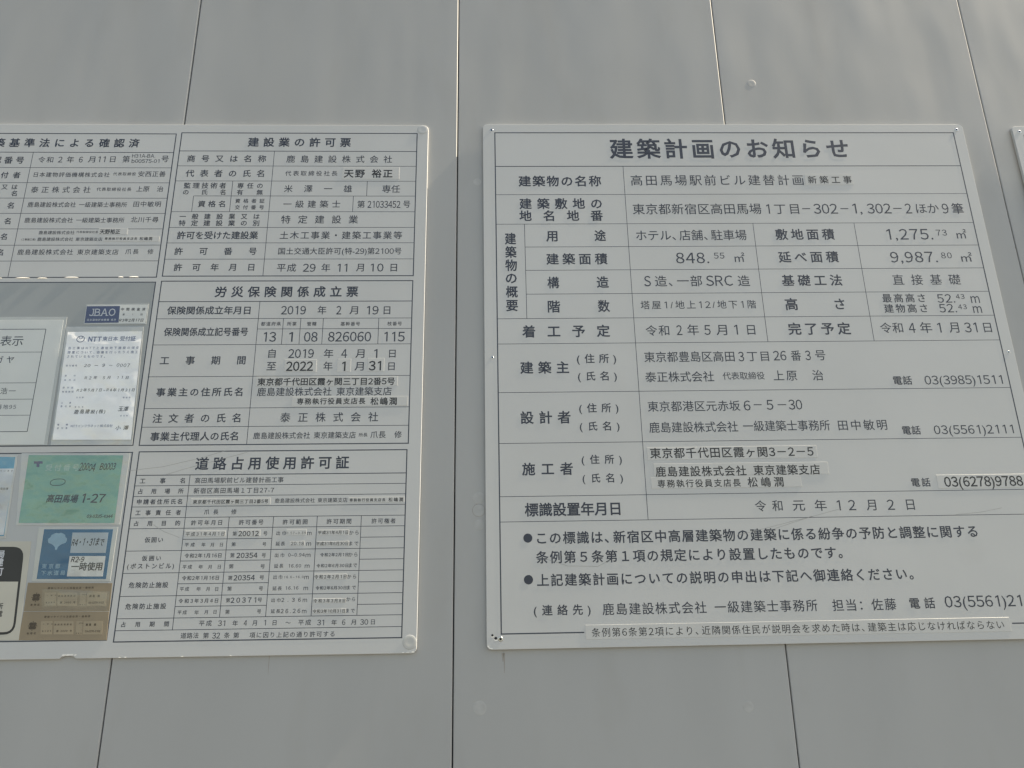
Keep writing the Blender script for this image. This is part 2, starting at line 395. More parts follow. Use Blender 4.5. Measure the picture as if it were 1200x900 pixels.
  ('3', 426.0, 435.6, 457.5, 21.0, 0.7, 'print'),
  ('丁目', 441.0, 477.6, 457.3, 18.2, 0.7, 'print'),
  ('26', 485.4, 507.5, 456.5, 21.1, 0.7, 'print'),
  ('番', 515.2, 532.6, 456.8, 18.6, 0.7, 'print'),
  ('3', 539.7, 549.0, 456.5, 21.1, 0.7, 'print'),
  ('号', 556.8, 574.2, 456.3, 18.7, 0.7, 'print'),
  ('泰正株式会社', 266.4, 381.3, 492.2, 18.2, 0.7, 'print'),
  ('代表取締役', 396.0, 466.5, 491.6, 13.4, 0.7, 'print'),
  ('上原\u3000治', 481.2, 565.2, 491.8, 18.3, 0.7, 'print'),
  ('電話', 682.5, 714.1, 502.3, 15.1, 1.3, 'print'),
  ('03(3985)1511', 735.6, 868.5, 502.2, 19.2, 0.7, 'print'),
  ('設計者', 57.8, 139.3, 559.4, 20.6, 1.8, 'print'),
  ('(住所)', 153.8, 218.4, 544.3, 15.4, 1.4, 'print'),
  ('(氏名)', 153.5, 218.4, 574.9, 15.2, 1.4, 'print'),
  ('東京都港区元赤坂', 266.6, 419.7, 543.0, 17.8, 0.7, 'print'),
  ('6', 425.5, 436.8, 542.8, 21.0, 0.7, 'print'),
  ('－', 442.4, 455.6, 541.8, 17.9, 0.7, 'print'),
  ('5', 463.6, 474.9, 542.0, 21.0, 0.7, 'print'),
  ('－', 482.1, 496.5, 542.2, 17.9, 0.7, 'print'),
  ('30', 500.4, 523.1, 542.1, 21.0, 0.7, 'print'),
  ('鹿島建設株式会社', 266.6, 412.1, 578.3, 17.9, 0.7, 'print'),
  ('一級建築士事務所', 420.5, 564.1, 577.8, 17.8, 0.7, 'print'),
  ('田中敏明', 577.9, 658.7, 578.1, 17.6, 0.7, 'print'),
  ('電話', 682.9, 713.2, 587.9, 14.5, 1.3, 'print'),
  ('03(5561)2111', 735.4, 868.4, 587.6, 18.4, 0.7, 'print'),
  ('施工者', 58.5, 139.5, 644.0, 19.8, 1.8, 'print'),
  ('(住所)', 154.0, 218.8, 629.7, 14.8, 1.4, 'print'),
  ('(氏名)', 154.1, 218.7, 659.8, 14.6, 1.4, 'print'),
  ('東京都千代田区霞ヶ関3－2－5', 264.7, 530.9, 620.9, 17.1, 1.3, 'print'),
  ('鹿島建設株式会社', 271.6, 417.8, 650.9, 16.2, 1.3, 'print'),
  ('東京建築支店', 429.3, 537.3, 650.6, 16.2, 1.3, 'print'),
  ('専務執行役員支店長', 273.4, 406.8, 670.3, 12.4, 1.3, 'print'),
  ('松嶋潤', 417.9, 475.6, 669.7, 15.7, 1.3, 'print'),
  ('電話', 682.7, 713.5, 673.7, 13.9, 1.3, 'print'),
  ('03(6278)9788', 736.0, 865.1, 673.3, 19.8, 1.5, 'print'),
  ('標識設置年月日', 61.1, 211.4, 708.4, 20.6, 1.8, 'print'),
  ('令和', 425.6, 469.2, 707.6, 17.2, 0.7, 'print'),
  ('元', 485.6, 505.2, 707.5, 17.9, 0.7, 'print'),
  ('年', 520.9, 539.8, 708.0, 17.9, 0.7, 'print'),
  ('12', 556.7, 586.6, 708.3, 20.1, 0.7, 'print'),
  ('月', 602.4, 620.6, 708.5, 18.0, 0.7, 'print'),
  ('2', 637.2, 648.9, 708.6, 20.1, 0.7, 'print'),
  ('日', 666.5, 682.7, 708.7, 18.0, 0.7, 'print'),
  ('この標識は、新宿区中高層建築物の建築に係る紛争の予防と調整に関する', 79.2, 774.0, 752.3, 18.6, 1.5, 'print'),
  ('条例第５条第１項の規定により設置したものです。', 76.8, 554.2, 781.4, 18.3, 1.5, 'print'),
  ('上記建築計画についての説明の申出は下記へ御連絡ください。', 77.5, 660.1, 815.4, 18.0, 1.5, 'print'),
  ('(連絡先)', 71.3, 157.3, 859.3, 15.1, 1.4, 'print'),
  ('鹿島建設株式会社 一級建築士事務所', 175.4, 503.9, 859.4, 17.3, 0.8, 'print'),
  ('担当：佐藤', 526.9, 625.6, 859.9, 17.3, 0.8, 'print'),
  ('電話', 646.7, 685.9, 859.1, 16.0, 1.3, 'print'),
  ('03(5561)2111', 701.4, 848.6, 857.7, 20.7, 0.8, 'print'),
  ('条例第6条第2項により、近隣関係住民が説明会を求めた時は、建築主は応じなければならない', 157.3, 786.5, 892.5, 12.9, 0.6, 'print'),
 ],
 'notice': [('表示', 205.3, 242.2, 419.3, 18.0, 0.8, 'print'), ('ガヤ', 203.4, 233.1, 452.0, 12.8, 1, 'print'), ('浩一', 221.3, 245.4, 505.5, 11.0, 0.5, 'print'), ('番地95', 220.6, 250.9, 532.1, 8.0, 0.6, 'print')],
 'ntt': [
  ('NTT', 347.8, 369.2, 416.9, 10.2, 2.6, 'blue'),
  ('東日本', 370.8, 395.9, 416.4, 7.8, 1.2, 'blue'),
  ('受付証', 399.2, 424.8, 416.2, 8.4, 1.4, 'blue'),
  ('当工事はNTTと通信地下施設の保安', 317.8, 432.6, 432.8, 4.8, 0.9, 'blue'),
  ('措置について、協議を行ったうえ施工', 318.1, 432.2, 440.3, 4.8, 0.9, 'blue'),
  ('されているものです。', 318.5, 379.5, 447.6, 4.7, 0.9, 'blue'),
  ('受付番号', 319.1, 337.0, 463.4, 3.2, 0.9, 'blue'),
  ('20 － 9 － 0007', 348.4, 421.4, 462.8, 7.1, 0.8, 'hand'),
  ('受付', 319.6, 336.9, 480.4, 3.2, 0.9, 'blue'),
  ('年月日', 319.7, 337.5, 487.7, 3.2, 0.9, 'blue'),
  ('R2年 5月 11日', 352.5, 422.4, 484.2, 5.8, 0.8, 'hand'),
  ('受付証', 319.6, 336.8, 500.7, 3.2, 0.9, 'blue'),
  ('有効期間', 319.7, 337.9, 507.6, 3.2, 0.9, 'blue'),
  ('R2年5月7日~R4年1月31日', 342.9, 434.8, 505.1, 5.5, 1.2, 'hand'),
  ('工事', 321.1, 337.3, 526.3, 3.1, 0.9, 'blue'),
  ('責任者', 321.2, 337.7, 532.0, 3.1, 0.9, 'blue'),
  ('会社名', 343.8, 357.3, 533.2, 2.6, 0.9, 'blue'),
  ('鹿島建設(株)', 344.1, 393.6, 540.8, 6.8, 1.2, 'hand'),
  ('玉澤', 413.9, 429.6, 537.2, 8.0, 1.2, 'hand'),
  ('管轄', 321.0, 337.7, 562.4, 3.1, 0.9, 'blue'),
  ('受付者', 321.4, 338.0, 568.0, 3.1, 0.9, 'blue'),
  ('NTTインフラネット株式会社', 342.5, 408.6, 564.8, 4.8, 0.8, 'blue'),
  ('小澤', 413.6, 433.8, 567.9, 7.8, 1.2, 'hand'),
  ('氏名等', 344.0, 355.7, 517.5, 2.6, 0.8, 'blue'),
  ('電話等', 418.2, 430.2, 518.0, 2.6, 0.8, 'blue'),
  ('担当者', 418.4, 430.3, 548.5, 2.5, 0.8, 'blue'),
 ],
 'jbao': [
  ('JBAO', 341.9, 385.0, 368.9, 16.2, 1, 'serif'),
  ('日本建物評価機構 東京', 340.3, 387.7, 382.6, 3.8, 1, 'pale'),
  ('中間検査済', 393.4, 433.7, 363.7, 5.4, 1.6, 'print'),
  ('第 1 回', 397.2, 430.0, 373.2, 3.5, 1, 'print'),
  ('R3年2月17日', 393.2, 432.6, 383.4, 5.9, 1.2, 'hand'),
 ],
 'green': [
  ('受付番号', 314.1, 366.0, 631.5, 10.1, 2, 'palegreen'),
  ('20004', 366.6, 391.1, 631.1, 15.3, 1.2, 'hand'),
  ('B0003', 398.5, 422.3, 630.9, 13.8, 1.6, 'hand'),
  ('高田馬場', 324.4, 372.0, 679.7, 12.7, 1.8, 'hand'),
  ('1-27', 377.8, 413.0, 679.4, 16.4, 1.6, 'hand'),
  ('03-0335-4344', 389.4, 428.8, 707.9, 6.2, 2, 'hand'),
 ],
 'blue': [
  ('東京都', 333.9, 361.1, 782.0, 7.0, 1.5, 'palelue'),
  ('下水道局', 334.5, 369.7, 791.8, 6.9, 1.5, 'palelue'),
  ('R4・1・31まで', 373.4, 421.2, 746.7, 12.8, 1.6, 'hand'),
  ('R2-9', 376.3, 395.5, 772.0, 9.8, 1.6, 'hand'),
  ('一時使用', 377.7, 424.0, 783.0, 11.9, 1.9, 'print'),
 ],
 'ticket1': [
  ('建設リサイクル法届出済・通知済', 348.1, 415.6, 814.0, 3.2, 1, 'brown'),
  ('新宿区', 326.6, 339.7, 837.5, 2.9, 1.4, 'brown'),
  ('工事名', 348.1, 361.9, 824.4, 2.0, 0.8, 'brown'),
  ('高田馬場駅前', 365.1, 390.2, 825.4, 2.7, 1, 'brown'),
  ('届出番号', 348.3, 361.6, 834.5, 2.1, 1, 'brown'),
  ('第 2000 号', 369.2, 391.7, 834.8, 3.2, 1.5, 'brown'),
  ('受注者', 400.7, 406.9, 823.9, 1.7, 0.8, 'brown'),
  ('高島 健', 411.0, 426.4, 826.2, 3.4, 1.6, 'brown'),
  ('連絡先', 398.5, 406.6, 838.2, 1.7, 0.8, 'brown'),
  ('03-0270-3102', 411.2, 433.8, 835.6, 3.4, 1.6, 'brown'),
 ],
 'ticket2': [
  ('建設リサイクル法届出済・通知済', 349.8, 416.5, 854.9, 3.1, 1, 'brown'),
  ('新宿区', 328.4, 341.4, 877.8, 2.9, 1.4, 'brown'),
  ('工事名', 349.7, 363.3, 865.1, 1.9, 0.8, 'brown'),
  ('高田馬場駅前', 366.5, 391.4, 866.0, 2.6, 1, 'brown'),
  ('届出番号', 349.9, 363.1, 874.9, 2.0, 1, 'brown'),
  ('第 2000 号', 370.5, 392.9, 875.2, 3.1, 1.5, 'brown'),
  ('受注者', 401.7, 407.9, 864.6, 1.7, 0.8, 'brown'),
  ('高島 健', 412.0, 427.2, 866.8, 3.4, 1.6, 'brown'),
  ('連絡先', 399.5, 407.6, 878.5, 1.7, 0.8, 'brown'),
  ('03-0270-3102', 412.1, 434.5, 876.1, 3.4, 1.6, 'brown'),
 ],
 'black': [
  ('局', 265.1, 275.0, 763.2, 11.2, 2, 'white'),
  ('建', 263.8, 275.8, 775.1, 11.9, 2, 'white'),
  ('可', 266.5, 277.7, 789.0, 11.8, 2, 'white'),
  ('所', 277.1, 287.5, 838.7, 8.8, 1.6, 'print'),
  ('電', 279.1, 288.1, 849.5, 8.7, 1.6, 'print'),
 ],
 'cyan': [('ています', 245.1, 264.4, 635.9, 3.0, 1.2, 'print'), ('保安課', 250.2, 262.5, 663.8, 3.7, 0.8, 'print')],
}
LINES = {
 'A': [
  ('H', 20.1, 18.0, 444.9, 1.7),
  ('H', 304.6, 18.0, 444.9, 1.7),
  ('V', 444.1, 19.3, 305.4, 1.7),
  ('H', 59.2, 18.0, 444.1, 1.3),
  ('H', 90.8, 18.0, 444.1, 0.9),
  ('H', 121.4, 18.0, 444.1, 0.9),
  ('H', 152.3, 18.0, 444.1, 0.9),
  ('H', 182.4, 18.0, 444.1, 0.9),
  ('H', 212.7, 18.0, 444.1, 0.9),
  ('H', 244.0, 18.0, 444.1, 0.9),
  ('H', 274.0, 18.0, 444.1, 0.9),
  ('V', 195.9, 59.2, 304.6, 0.9),
  ('V', 18.5, 19.3, 305.4, 1.7),
 ],
 'B': [
  ('H', 17.6, 453.0, 880.5, 1.7),
  ('V', 453.9, 16.8, 303.6, 1.7),
  ('V', 879.7, 16.8, 303.6, 1.7),
  ('H', 302.8, 453.0, 880.5, 1.7),
  ('H', 55.7, 453.9, 879.7, 1.3),
  ('H', 86.6, 453.9, 879.7, 0.9),
  ('H', 117.4, 453.9, 879.7, 0.9),
  ('H', 147.6, 489.3, 879.7, 0.9),
  ('H', 179.0, 453.9, 879.7, 0.9),
  ('H', 209.9, 453.9, 879.7, 0.9),
  ('H', 239.9, 453.9, 879.7, 0.9),
  ('H', 270.9, 453.9, 879.7, 0.9),
  ('V', 623.6, 55.7, 302.8, 0.9),
  ('V', 555.0, 117.4, 179.0, 0.9),
  ('V', 489.3, 147.6, 179.0, 0.9),
  ('V', 793.2, 117.4, 147.6, 0.9),
  ('V', 769.9, 147.6, 179.0, 0.9),
 ],
 'C': [
  ('H', 312.1, 453.0, 880.1, 1.7),
  ('V', 453.8, 311.3, 597.7, 1.7),
  ('V', 879.2, 311.3, 597.7, 1.7),
  ('H', 596.8, 453.0, 880.1, 1.7),
  ('H', 349.9, 453.8, 879.2, 1.3),
  ('H', 380.9, 453.8, 879.2, 0.9),
  ('H', 399.8, 622.6, 879.2, 0.9),
  ('H', 427.4, 453.8, 879.2, 0.9),
  ('H', 482.7, 453.8, 879.2, 0.9),
  ('H', 536.4, 453.8, 879.2, 0.9),
  ('H', 567.2, 453.8, 879.2, 0.9),
  ('V', 622.6, 349.9, 596.8, 0.9),
  ('V', 664.6, 380.9, 427.4, 0.9),
  ('V', 693.5, 380.9, 427.4, 0.9),
  ('V', 731.1, 380.9, 427.4, 0.9),
  ('V', 823.9, 380.9, 427.4, 0.9),
 ],
 'D': [
  ('H', 607.3, 454.5, 878.3, 1.7),
  ('V', 455.4, 606.5, 892.5, 1.7),
  ('V', 877.4, 606.5, 892.5, 1.7),
  ('H', 891.7, 454.5, 878.3, 1.7),
  ('H', 644.8, 455.4, 877.4, 1.3),
  ('H', 661.4, 455.4, 877.4, 0.9),
  ('H', 677.9, 455.4, 877.4, 0.9),
  ('H', 694.2, 455.4, 877.4, 0.9),
  ('H', 711.1, 455.4, 877.4, 0.9),
  ('H', 727.5, 455.4, 877.4, 0.9),
  ('H', 761.0, 455.4, 877.4, 0.9),
  ('H', 793.9, 455.4, 877.4, 0.9),
  ('H', 827.3, 455.4, 877.4, 0.9),
  ('H', 859.2, 455.4, 877.4, 0.9),
  ('H', 876.0, 455.4, 877.4, 0.9),
  ('H', 744.3, 539.1, 674.4, 0.9),
  ('H', 776.7, 539.1, 674.4, 0.9),
  ('H', 810.1, 539.1, 674.4, 0.9),
  ('H', 842.9, 539.1, 674.4, 0.9),
  ('H', 744.2, 809.7, 877.4, 0.9),
  ('H', 777.3, 809.7, 877.4, 0.9),
  ('H', 810.8, 809.7, 877.4, 0.9),
  ('H', 843.5, 809.7, 877.4, 0.9),
  ('V', 539.1, 644.8, 876.0, 0.9),
  ('V', 606.4, 711.1, 859.2, 0.9),
  ('V', 674.4, 711.1, 859.2, 0.9),
  ('V', 741.7, 711.1, 859.2, 0.9),
  ('V', 809.7, 711.1, 859.2, 0.9),
 ],
 'E1': [('H', 313.8, 18.0, 444.7, 1.7), ('V', 443.9, 313.0, 597.3, 1.7), ('H', 596.4, 18.0, 444.7, 1.7), ('V', 18.5, 313.0, 597.3, 1.7)],
 'E2': [('H', 608.0, 18.0, 445.8, 1.7), ('V', 444.9, 607.1, 889.6, 1.7), ('H', 888.8, 18.0, 445.8, 1.7), ('V', 18.5, 607.1, 889.6, 1.7)],
 'R': [
  ('H', 18.6, 21.0, 880.6, 1.9),
  ('V', 22.0, 17.7, 893.0, 1.9),
  ('V', 879.6, 17.7, 893.0, 1.9),
  ('H', 892.0, 21.0, 146.2, 1.9),
  ('H', 890.9, 799.6, 858.0, 1.9),
  ('H', 89.7, 21.0, 880.6, 1.5),
  ('H', 147.9, 22.0, 879.6, 0.9),
  ('H', 206.9, 22.0, 879.6, 0.9),
  ('H', 251.8, 72.2, 879.6, 0.9),
  ('H', 296.5, 72.2, 879.6, 0.9),
  ('H', 341.3, 72.2, 879.6, 0.9),
  ('H', 386.3, 22.0, 879.6, 0.9),
  ('H', 431.7, 22.0, 879.6, 0.9),
  ('H', 516.6, 22.0, 879.6, 0.9),
  ('H', 601.8, 22.0, 879.6, 0.9),
  ('H', 687.3, 22.0, 864.1, 0.9),
  ('H', 726.7, 22.0, 855.3, 0.9),
  ('V', 254.2, 89.7, 726.7, 0.9),
  ('V', 72.2, 206.9, 386.3, 0.9),
  ('V', 479.3, 206.9, 431.7, 0.9),
  ('V', 661.8, 206.9, 431.7, 0.9),
 ],
 'notice': [
  ('H', 398.8, 145.1, 275.5, 1.1),
  ('V', 275.5, 398.8, 573.0, 1.1),
  ('H', 573.0, 162.0, 275.5, 1.1),
  ('H', 439.1, 150.0, 275.5, 0.8),
  ('H', 491.9, 154.5, 275.5, 0.8),
  ('H', 519.4, 157.1, 275.5, 0.8),
  ('H', 546.1, 159.5, 275.5, 0.8),
 ],
}
STICKERS = {
 'L': [
  (334.4, 212.0, 384.0, 223.5),
  (345.0, 227.1, 440.2, 237.1),
  (748.0, 89.1, 849.8, 113.3),
  (672.7, 454.0, 724.8, 475.6),
  (758.6, 453.5, 781.1, 476.0),
  (808.4, 452.5, 835.9, 475.5),
  (628.3, 484.0, 858.9, 500.3),
  (688.5, 518.3, 876.5, 534.3),
  (544.6, 682.0, 667.8, 691.9),
  (788.6, 682.5, 876.0, 691.0),
  (541.5, 731.5, 602.7, 740.3),
  (695.7, 730.9, 726.3, 739.8),
  (744.4, 732.3, 791.6, 740.4),
  (743.0, 749.9, 792.4, 756.5),
  (742.9, 798.5, 792.0, 806.3),
  (744.0, 834.4, 792.1, 840.5),
  (743.2, 849.3, 792.7, 855.7),
  (701.9, 749.0, 724.5, 755.8),
  (622.0, 731.1, 656.0, 741.1),
 ],
 'R': [
  (585.2, 106.8, 673.3, 129.0),
  (260.3, 611.3, 536.7, 631.5),
  (268.9, 638.2, 551.2, 657.9),
  (263.3, 659.8, 504.5, 678.1),
  (724.9, 662.2, 872.6, 684.3),
  (148.1, 881.7, 796.5, 902.1),
 ],
}
MISC = {
 'notice_sheet': [(92.0, 376.9), (306.6, 377.3), (310.3, 595.2), (104.6, 593.9)],
 'ntt_sleeve': [(308.1, 394.9), (434.8, 395.1), (442.9, 596.0), (315.7, 595.4)],
 'ntt_paper': [(312.4, 404.3), (433.8, 403.6), (440.5, 587.9), (317.6, 586.8)],
 'jbao': [(334.8, 354.8), (438.1, 353.8), (437.9, 390.7), (335.4, 390.8)],
 'jbao_blue': [(336.1, 358.0), (390.8, 357.7), (392.6, 387.8), (336.8, 388.4)],
 'green_sleeve': [(273.0, 607.9), (441.7, 609.4), (441.1, 721.1), (284.5, 720.1)],
 'green_card': [(284.7, 611.1), (431.4, 612.8), (432.5, 718.4), (287.9, 716.8)],
 'green_logo': [
  (294.6, 621.1),
  (307.9, 621.2),
  (308.6, 625.1),
  (303.8, 625.0),
  (304.4, 630.4),
  (299.9, 630.3),
  (299.2, 625.0),
  (295.2, 624.9),
 ],
 'green_loop': [(336.8, 654.6), (348.3, 654.7), (336.0, 649.3)],
 'blue_card': [(319.4, 723.4), (438.7, 724.7), (438.4, 805.0), (322.5, 803.5)],
 'blue_fill': [(327.8, 726.7), (432.0, 727.9), (431.9, 801.8), (329.0, 800.5)],
 'blue_gink': [(350.7, 744.4), (364.9, 744.6), (348.6, 731.9), (351.8, 757.9)],
 'blue_box1': [(371.5, 732.2), (425.5, 732.8), (425.7, 763.3), (372.8, 762.7)],
 'blue_box2': [(372.8, 767.3), (426.3, 767.9), (426.5, 797.9), (373.3, 797.2)],
 'ticket1': [(317.0, 805.5), (441.9, 807.8), (443.5, 848.0), (317.9, 846.2)],
 'ticket2': [(318.0, 846.9), (443.2, 848.6), (445.3, 889.0), (317.6, 887.1)],
 't1_logo': [(332.9, 826.8), (339.7, 826.9)],
 't2_logo': [(334.9, 867.4), (341.7, 867.5)],
 't1_boxes': [[(344.3, 820.3), (361.2, 820.5), (363.1, 839.4), (346.8, 839.2)], [(363.7, 820.5), (392.0, 820.9), (394.4, 839.9), (365.8, 839.5)], [(396.4, 820.9), (405.3, 821.1), (406.9, 840.0), (398.4, 839.9)], [(407.1, 821.1), (435.5, 821.5), (437.0, 840.5), (408.8, 840.1)]],
 't2_boxes': [[(345.9, 861.0), (362.7, 861.2), (364.5, 879.8), (348.4, 879.5)], [(365.2, 861.2), (393.2, 861.6), (395.5, 880.2), (367.2, 879.8)], [(397.5, 861.7), (406.2, 861.8), (407.9, 880.4), (399.4, 880.3)], [(408.1, 861.8), (436.2, 862.2), (437.6, 880.8), (409.7, 880.4)]],
 't1_tape': [(340.2, 814.7), (440.4, 820.3), (441.1, 847.2), (344.2, 845.9)],
 'black': [(175.9, 743.1), (311.3, 744.7), (318.3, 887.1), (191.9, 885.3)],
 'black_out': [(188.2, 751.4), (302.8, 752.7), (310.7, 879.4), (197.2, 877.8)],
 'black_in': [(195.2, 802.5), (302.7, 803.9), (307.3, 875.8), (199.1, 874.2)],
 'cyan': [(166.4, 609.9), (267.2, 610.8), (272.4, 739.3), (174.9, 738.1)],
 'cyan_in': [(174.4, 631.4), (265.5, 632.3), (268.3, 734.6), (177.5, 733.6)],
 'scr_L': [(889.1, 9.2), (889.4, 898.2)],
 'scr_R': [
  (16.0, 12.9),
  (887.2, 12.0),
  (13.1, 455.5),
  (890.0, 453.8),
  (20.7, 899.2),
  (13.7, 897.9),
  (8.7, 893.6),
 ],
 'bul': [(65.0, 751.9), (64.5, 814.3), (71.7, 752.0)],
 'chips': [
  (392.5, 906.8),
  (466.8, 910.2),
  (473.0, 910.3),
  (556.9, 911.0),
  (627.6, 912.1),
  (887.2, 911.8),
  (894.7, 910.8),
  (901.2, 187.1),
  (902.3, 86.7),
 ],
 'slivers': [[(183.1, 305.6), (186.0, 305.6)], [(207.8, 305.4), (234.0, 305.7)], [(243.9, 305.8), (262.5, 305.5)], [(289.8, 304.5), (314.8, 304.8)], [(379.6, 304.1), (389.1, 304.1)], [(397.1, 303.9), (415.2, 304.2)]],
 'scratch': [[(393.7, 752.3), (449.1, 740.0), (526.1, 722.6), (561.6, 713.7)], [(441.6, 746.5), (483.8, 733.9), (514.9, 725.1)], [(744.9, 725.8), (786.9, 722.4), (821.5, 716.1)], [(92.4, 783.9), (124.9, 794.6), (170.8, 796.6), (192.4, 786.8)]],
 'scratchL': [[(441.9, 637.7), (494.1, 631.4), (552.4, 618.3), (591.3, 606.3)], [(502.2, 643.7), (560.0, 626.6), (625.1, 609.3)], [(492.2, 721.7), (509.1, 732.3), (533.5, 741.6)]],
}


BOARD_W, BOARD_H = 900.0, 914.0
FRONT = -0.005                                  # front face of a board, 5 mm proud of the panels


# ------------------------------------------------------------------ materials
def mat(name, color, rough=0.5, spec=0.5, var=0.0, vscale=6.0, bump=0.0, bscale=40.0, wave=0.0, wscale=1.5,
        coat=0.0, metal=0.0, rvar=0.0, stretch=(1, 1, 1), stain=None):
    m = bpy.data.materials.new(name)
    m.use_nodes = True
    nt = m.node_tree
    N, L = nt.nodes, nt.links
    b = N['Principled BSDF']
    b.inputs['Base Color'].default_value = (*color, 1)
    b.inputs['Roughness'].default_value = rough
    b.inputs['Specular IOR Level'].default_value = spec
    b.inputs['Metallic'].default_value = metal
    b.inputs['Coat Weight'].default_value = coat
    b.inputs['Coat Roughness'].default_value = 0.12
    geo = N.new('ShaderNodeNewGeometry')
    mp = N.new('ShaderNodeMapping')
    mp.inputs['Scale'].default_value = stretch
    L.new(geo.outputs['Position'], mp.inputs['Vector'])

    def noise_tex(scale, detail=4.0):
        n = N.new('ShaderNodeTexNoise')
        n.inputs['Scale'].default_value = scale
        n.inputs['Detail'].default_value = detail
        L.new(mp.outputs[0], n.inputs['Vector'])
        return n
    if var:
        n = noise_tex(vscale)
        cr = N.new('ShaderNodeValToRGB')
        cr.color_ramp.elements[0].position = 0.3
        cr.color_ramp.elements[1].position = 0.7
        cr.color_ramp.elements[0].color = (*[c * (1 - var) for c in color], 1)
        cr.color_ramp.elements[1].color = (*[min(1, c * (1 + var)) for c in color], 1)
        L.new(n.outputs['Fac'], cr.inputs[0])
        last = cr.outputs[0]
        if stain:
            n2 = noise_tex(stain[0], 6.0)
            mr = N.new('ShaderNodeMapRange')
            mr.inputs['From Min'].default_value = stain[1]
            mr.inputs['From Max'].default_value = stain[1] + 0.2
            mr.inputs['To Max'].default_value = stain[2]
            L.new(n2.outputs['Fac'], mr.inputs['Value'])
            mx = N.new('ShaderNodeMix')
            mx.data_type = 'RGBA'
            mx.inputs['B'].default_value = (*stain[3], 1)
            L.new(mr.outputs[0], mx.inputs['Factor'])
            L.new(last, mx.inputs['A'])
            last = mx.outputs['Result']
        L.new(last, b.inputs['Base Color'])
    if rvar:
        n = noise_tex(vscale * 1.7)
        mr = N.new('ShaderNodeMapRange')
        mr.inputs['From Min'].default_value = 0.3
        mr.inputs['From Max'].default_value = 0.7
        mr.inputs['To Min'].default_value = rough - rvar
        mr.inputs['To Max'].default_value = rough + rvar
        L.new(n.outputs['Fac'], mr.inputs['Value'])
        L.new(mr.outputs[0], b.inputs['Roughness'])
    prev = None
    for s, sc, dist in ((wave, wscale, 0.02), (bump, bscale, 0.0004)):
        if s:
            n = noise_tex(sc, 2.0)
            bp = N.new('ShaderNodeBump')
            bp.inputs['Strength'].default_value = s
            bp.inputs['Distance'].default_value = dist
            L.new(n.outputs['Fac'], bp.inputs['Height'])
            if prev:
                L.new(prev.outputs[0], bp.inputs['Normal'])
            prev = bp
    if prev:
        L.new(prev.outputs[0], b.inputs['Normal'])
        if coat:
            L.new(prev.outputs[0], b.inputs['Coat Normal'])
    return m


def film_mat(name, tint, gloss, wave):
    m = bpy.data.materials.new(name)
    m.use_nodes = True
    nt = m.node_tree
    N, L = nt.nodes, nt.links
    N.remove(N['Principled BSDF'])
    out = N['Material Output']
    tr = N.new('ShaderNodeBsdfTransparent')
    tr.inputs[0].default_value = (*tint, 1)
    df = N.new('ShaderNodeBsdfDiffuse')
    df.inputs[0].default_value = (0.6, 0.62, 0.62, 1)
    gl = N.new('ShaderNodeBsdfGlossy')
    gl.inputs['Roughness'].default_value = 0.16
    fr = N.new('ShaderNodeLayerWeight')
    pw = N.new('ShaderNodeMath')
    pw.operation = 'POWER'
    pw.inputs[1].default_value = 5.0
    ml = N.new('ShaderNodeMath')
    ml.operation = 'MULTIPLY_ADD'
    ml.inputs[1].default_value = 0.9
    ml.inputs[2].default_value = 0.045 * gloss
    m1 = N.new('ShaderNodeMixShader')
    m1.inputs[0].default_value = 0.03
    m2 = N.new('ShaderNodeMixShader')
    geo = N.new('ShaderNodeNewGeometry')
    n = N.new('ShaderNodeTexNoise')
    n.inputs['Scale'].default_value = 28
    n.inputs['Detail'].default_value = 3
    bp = N.new('ShaderNodeBump')
    bp.inputs['Strength'].default_value = wave
    bp.inputs['Distance'].default_value = 0.004
    L.new(geo.outputs['Position'], n.inputs['Vector'])
    L.new(n.outputs['Fac'], bp.inputs['Height'])
    L.new(bp.outputs[0], gl.inputs['Normal'])
    L.new(fr.outputs['Facing'], pw.inputs[0])
    L.new(pw.outputs[0], ml.inputs[0])
    L.new(tr.outputs[0], m1.inputs[1])
    L.new(df.outputs[0], m1.inputs[2])
    L.new(ml.outputs[0], m2.inputs[0])
    L.new(m1.outputs[0], m2.inputs[1])
    L.new(gl.outputs[0], m2.inputs[2])
    L.new(m2.outputs[0], out.inputs[0])
    return m


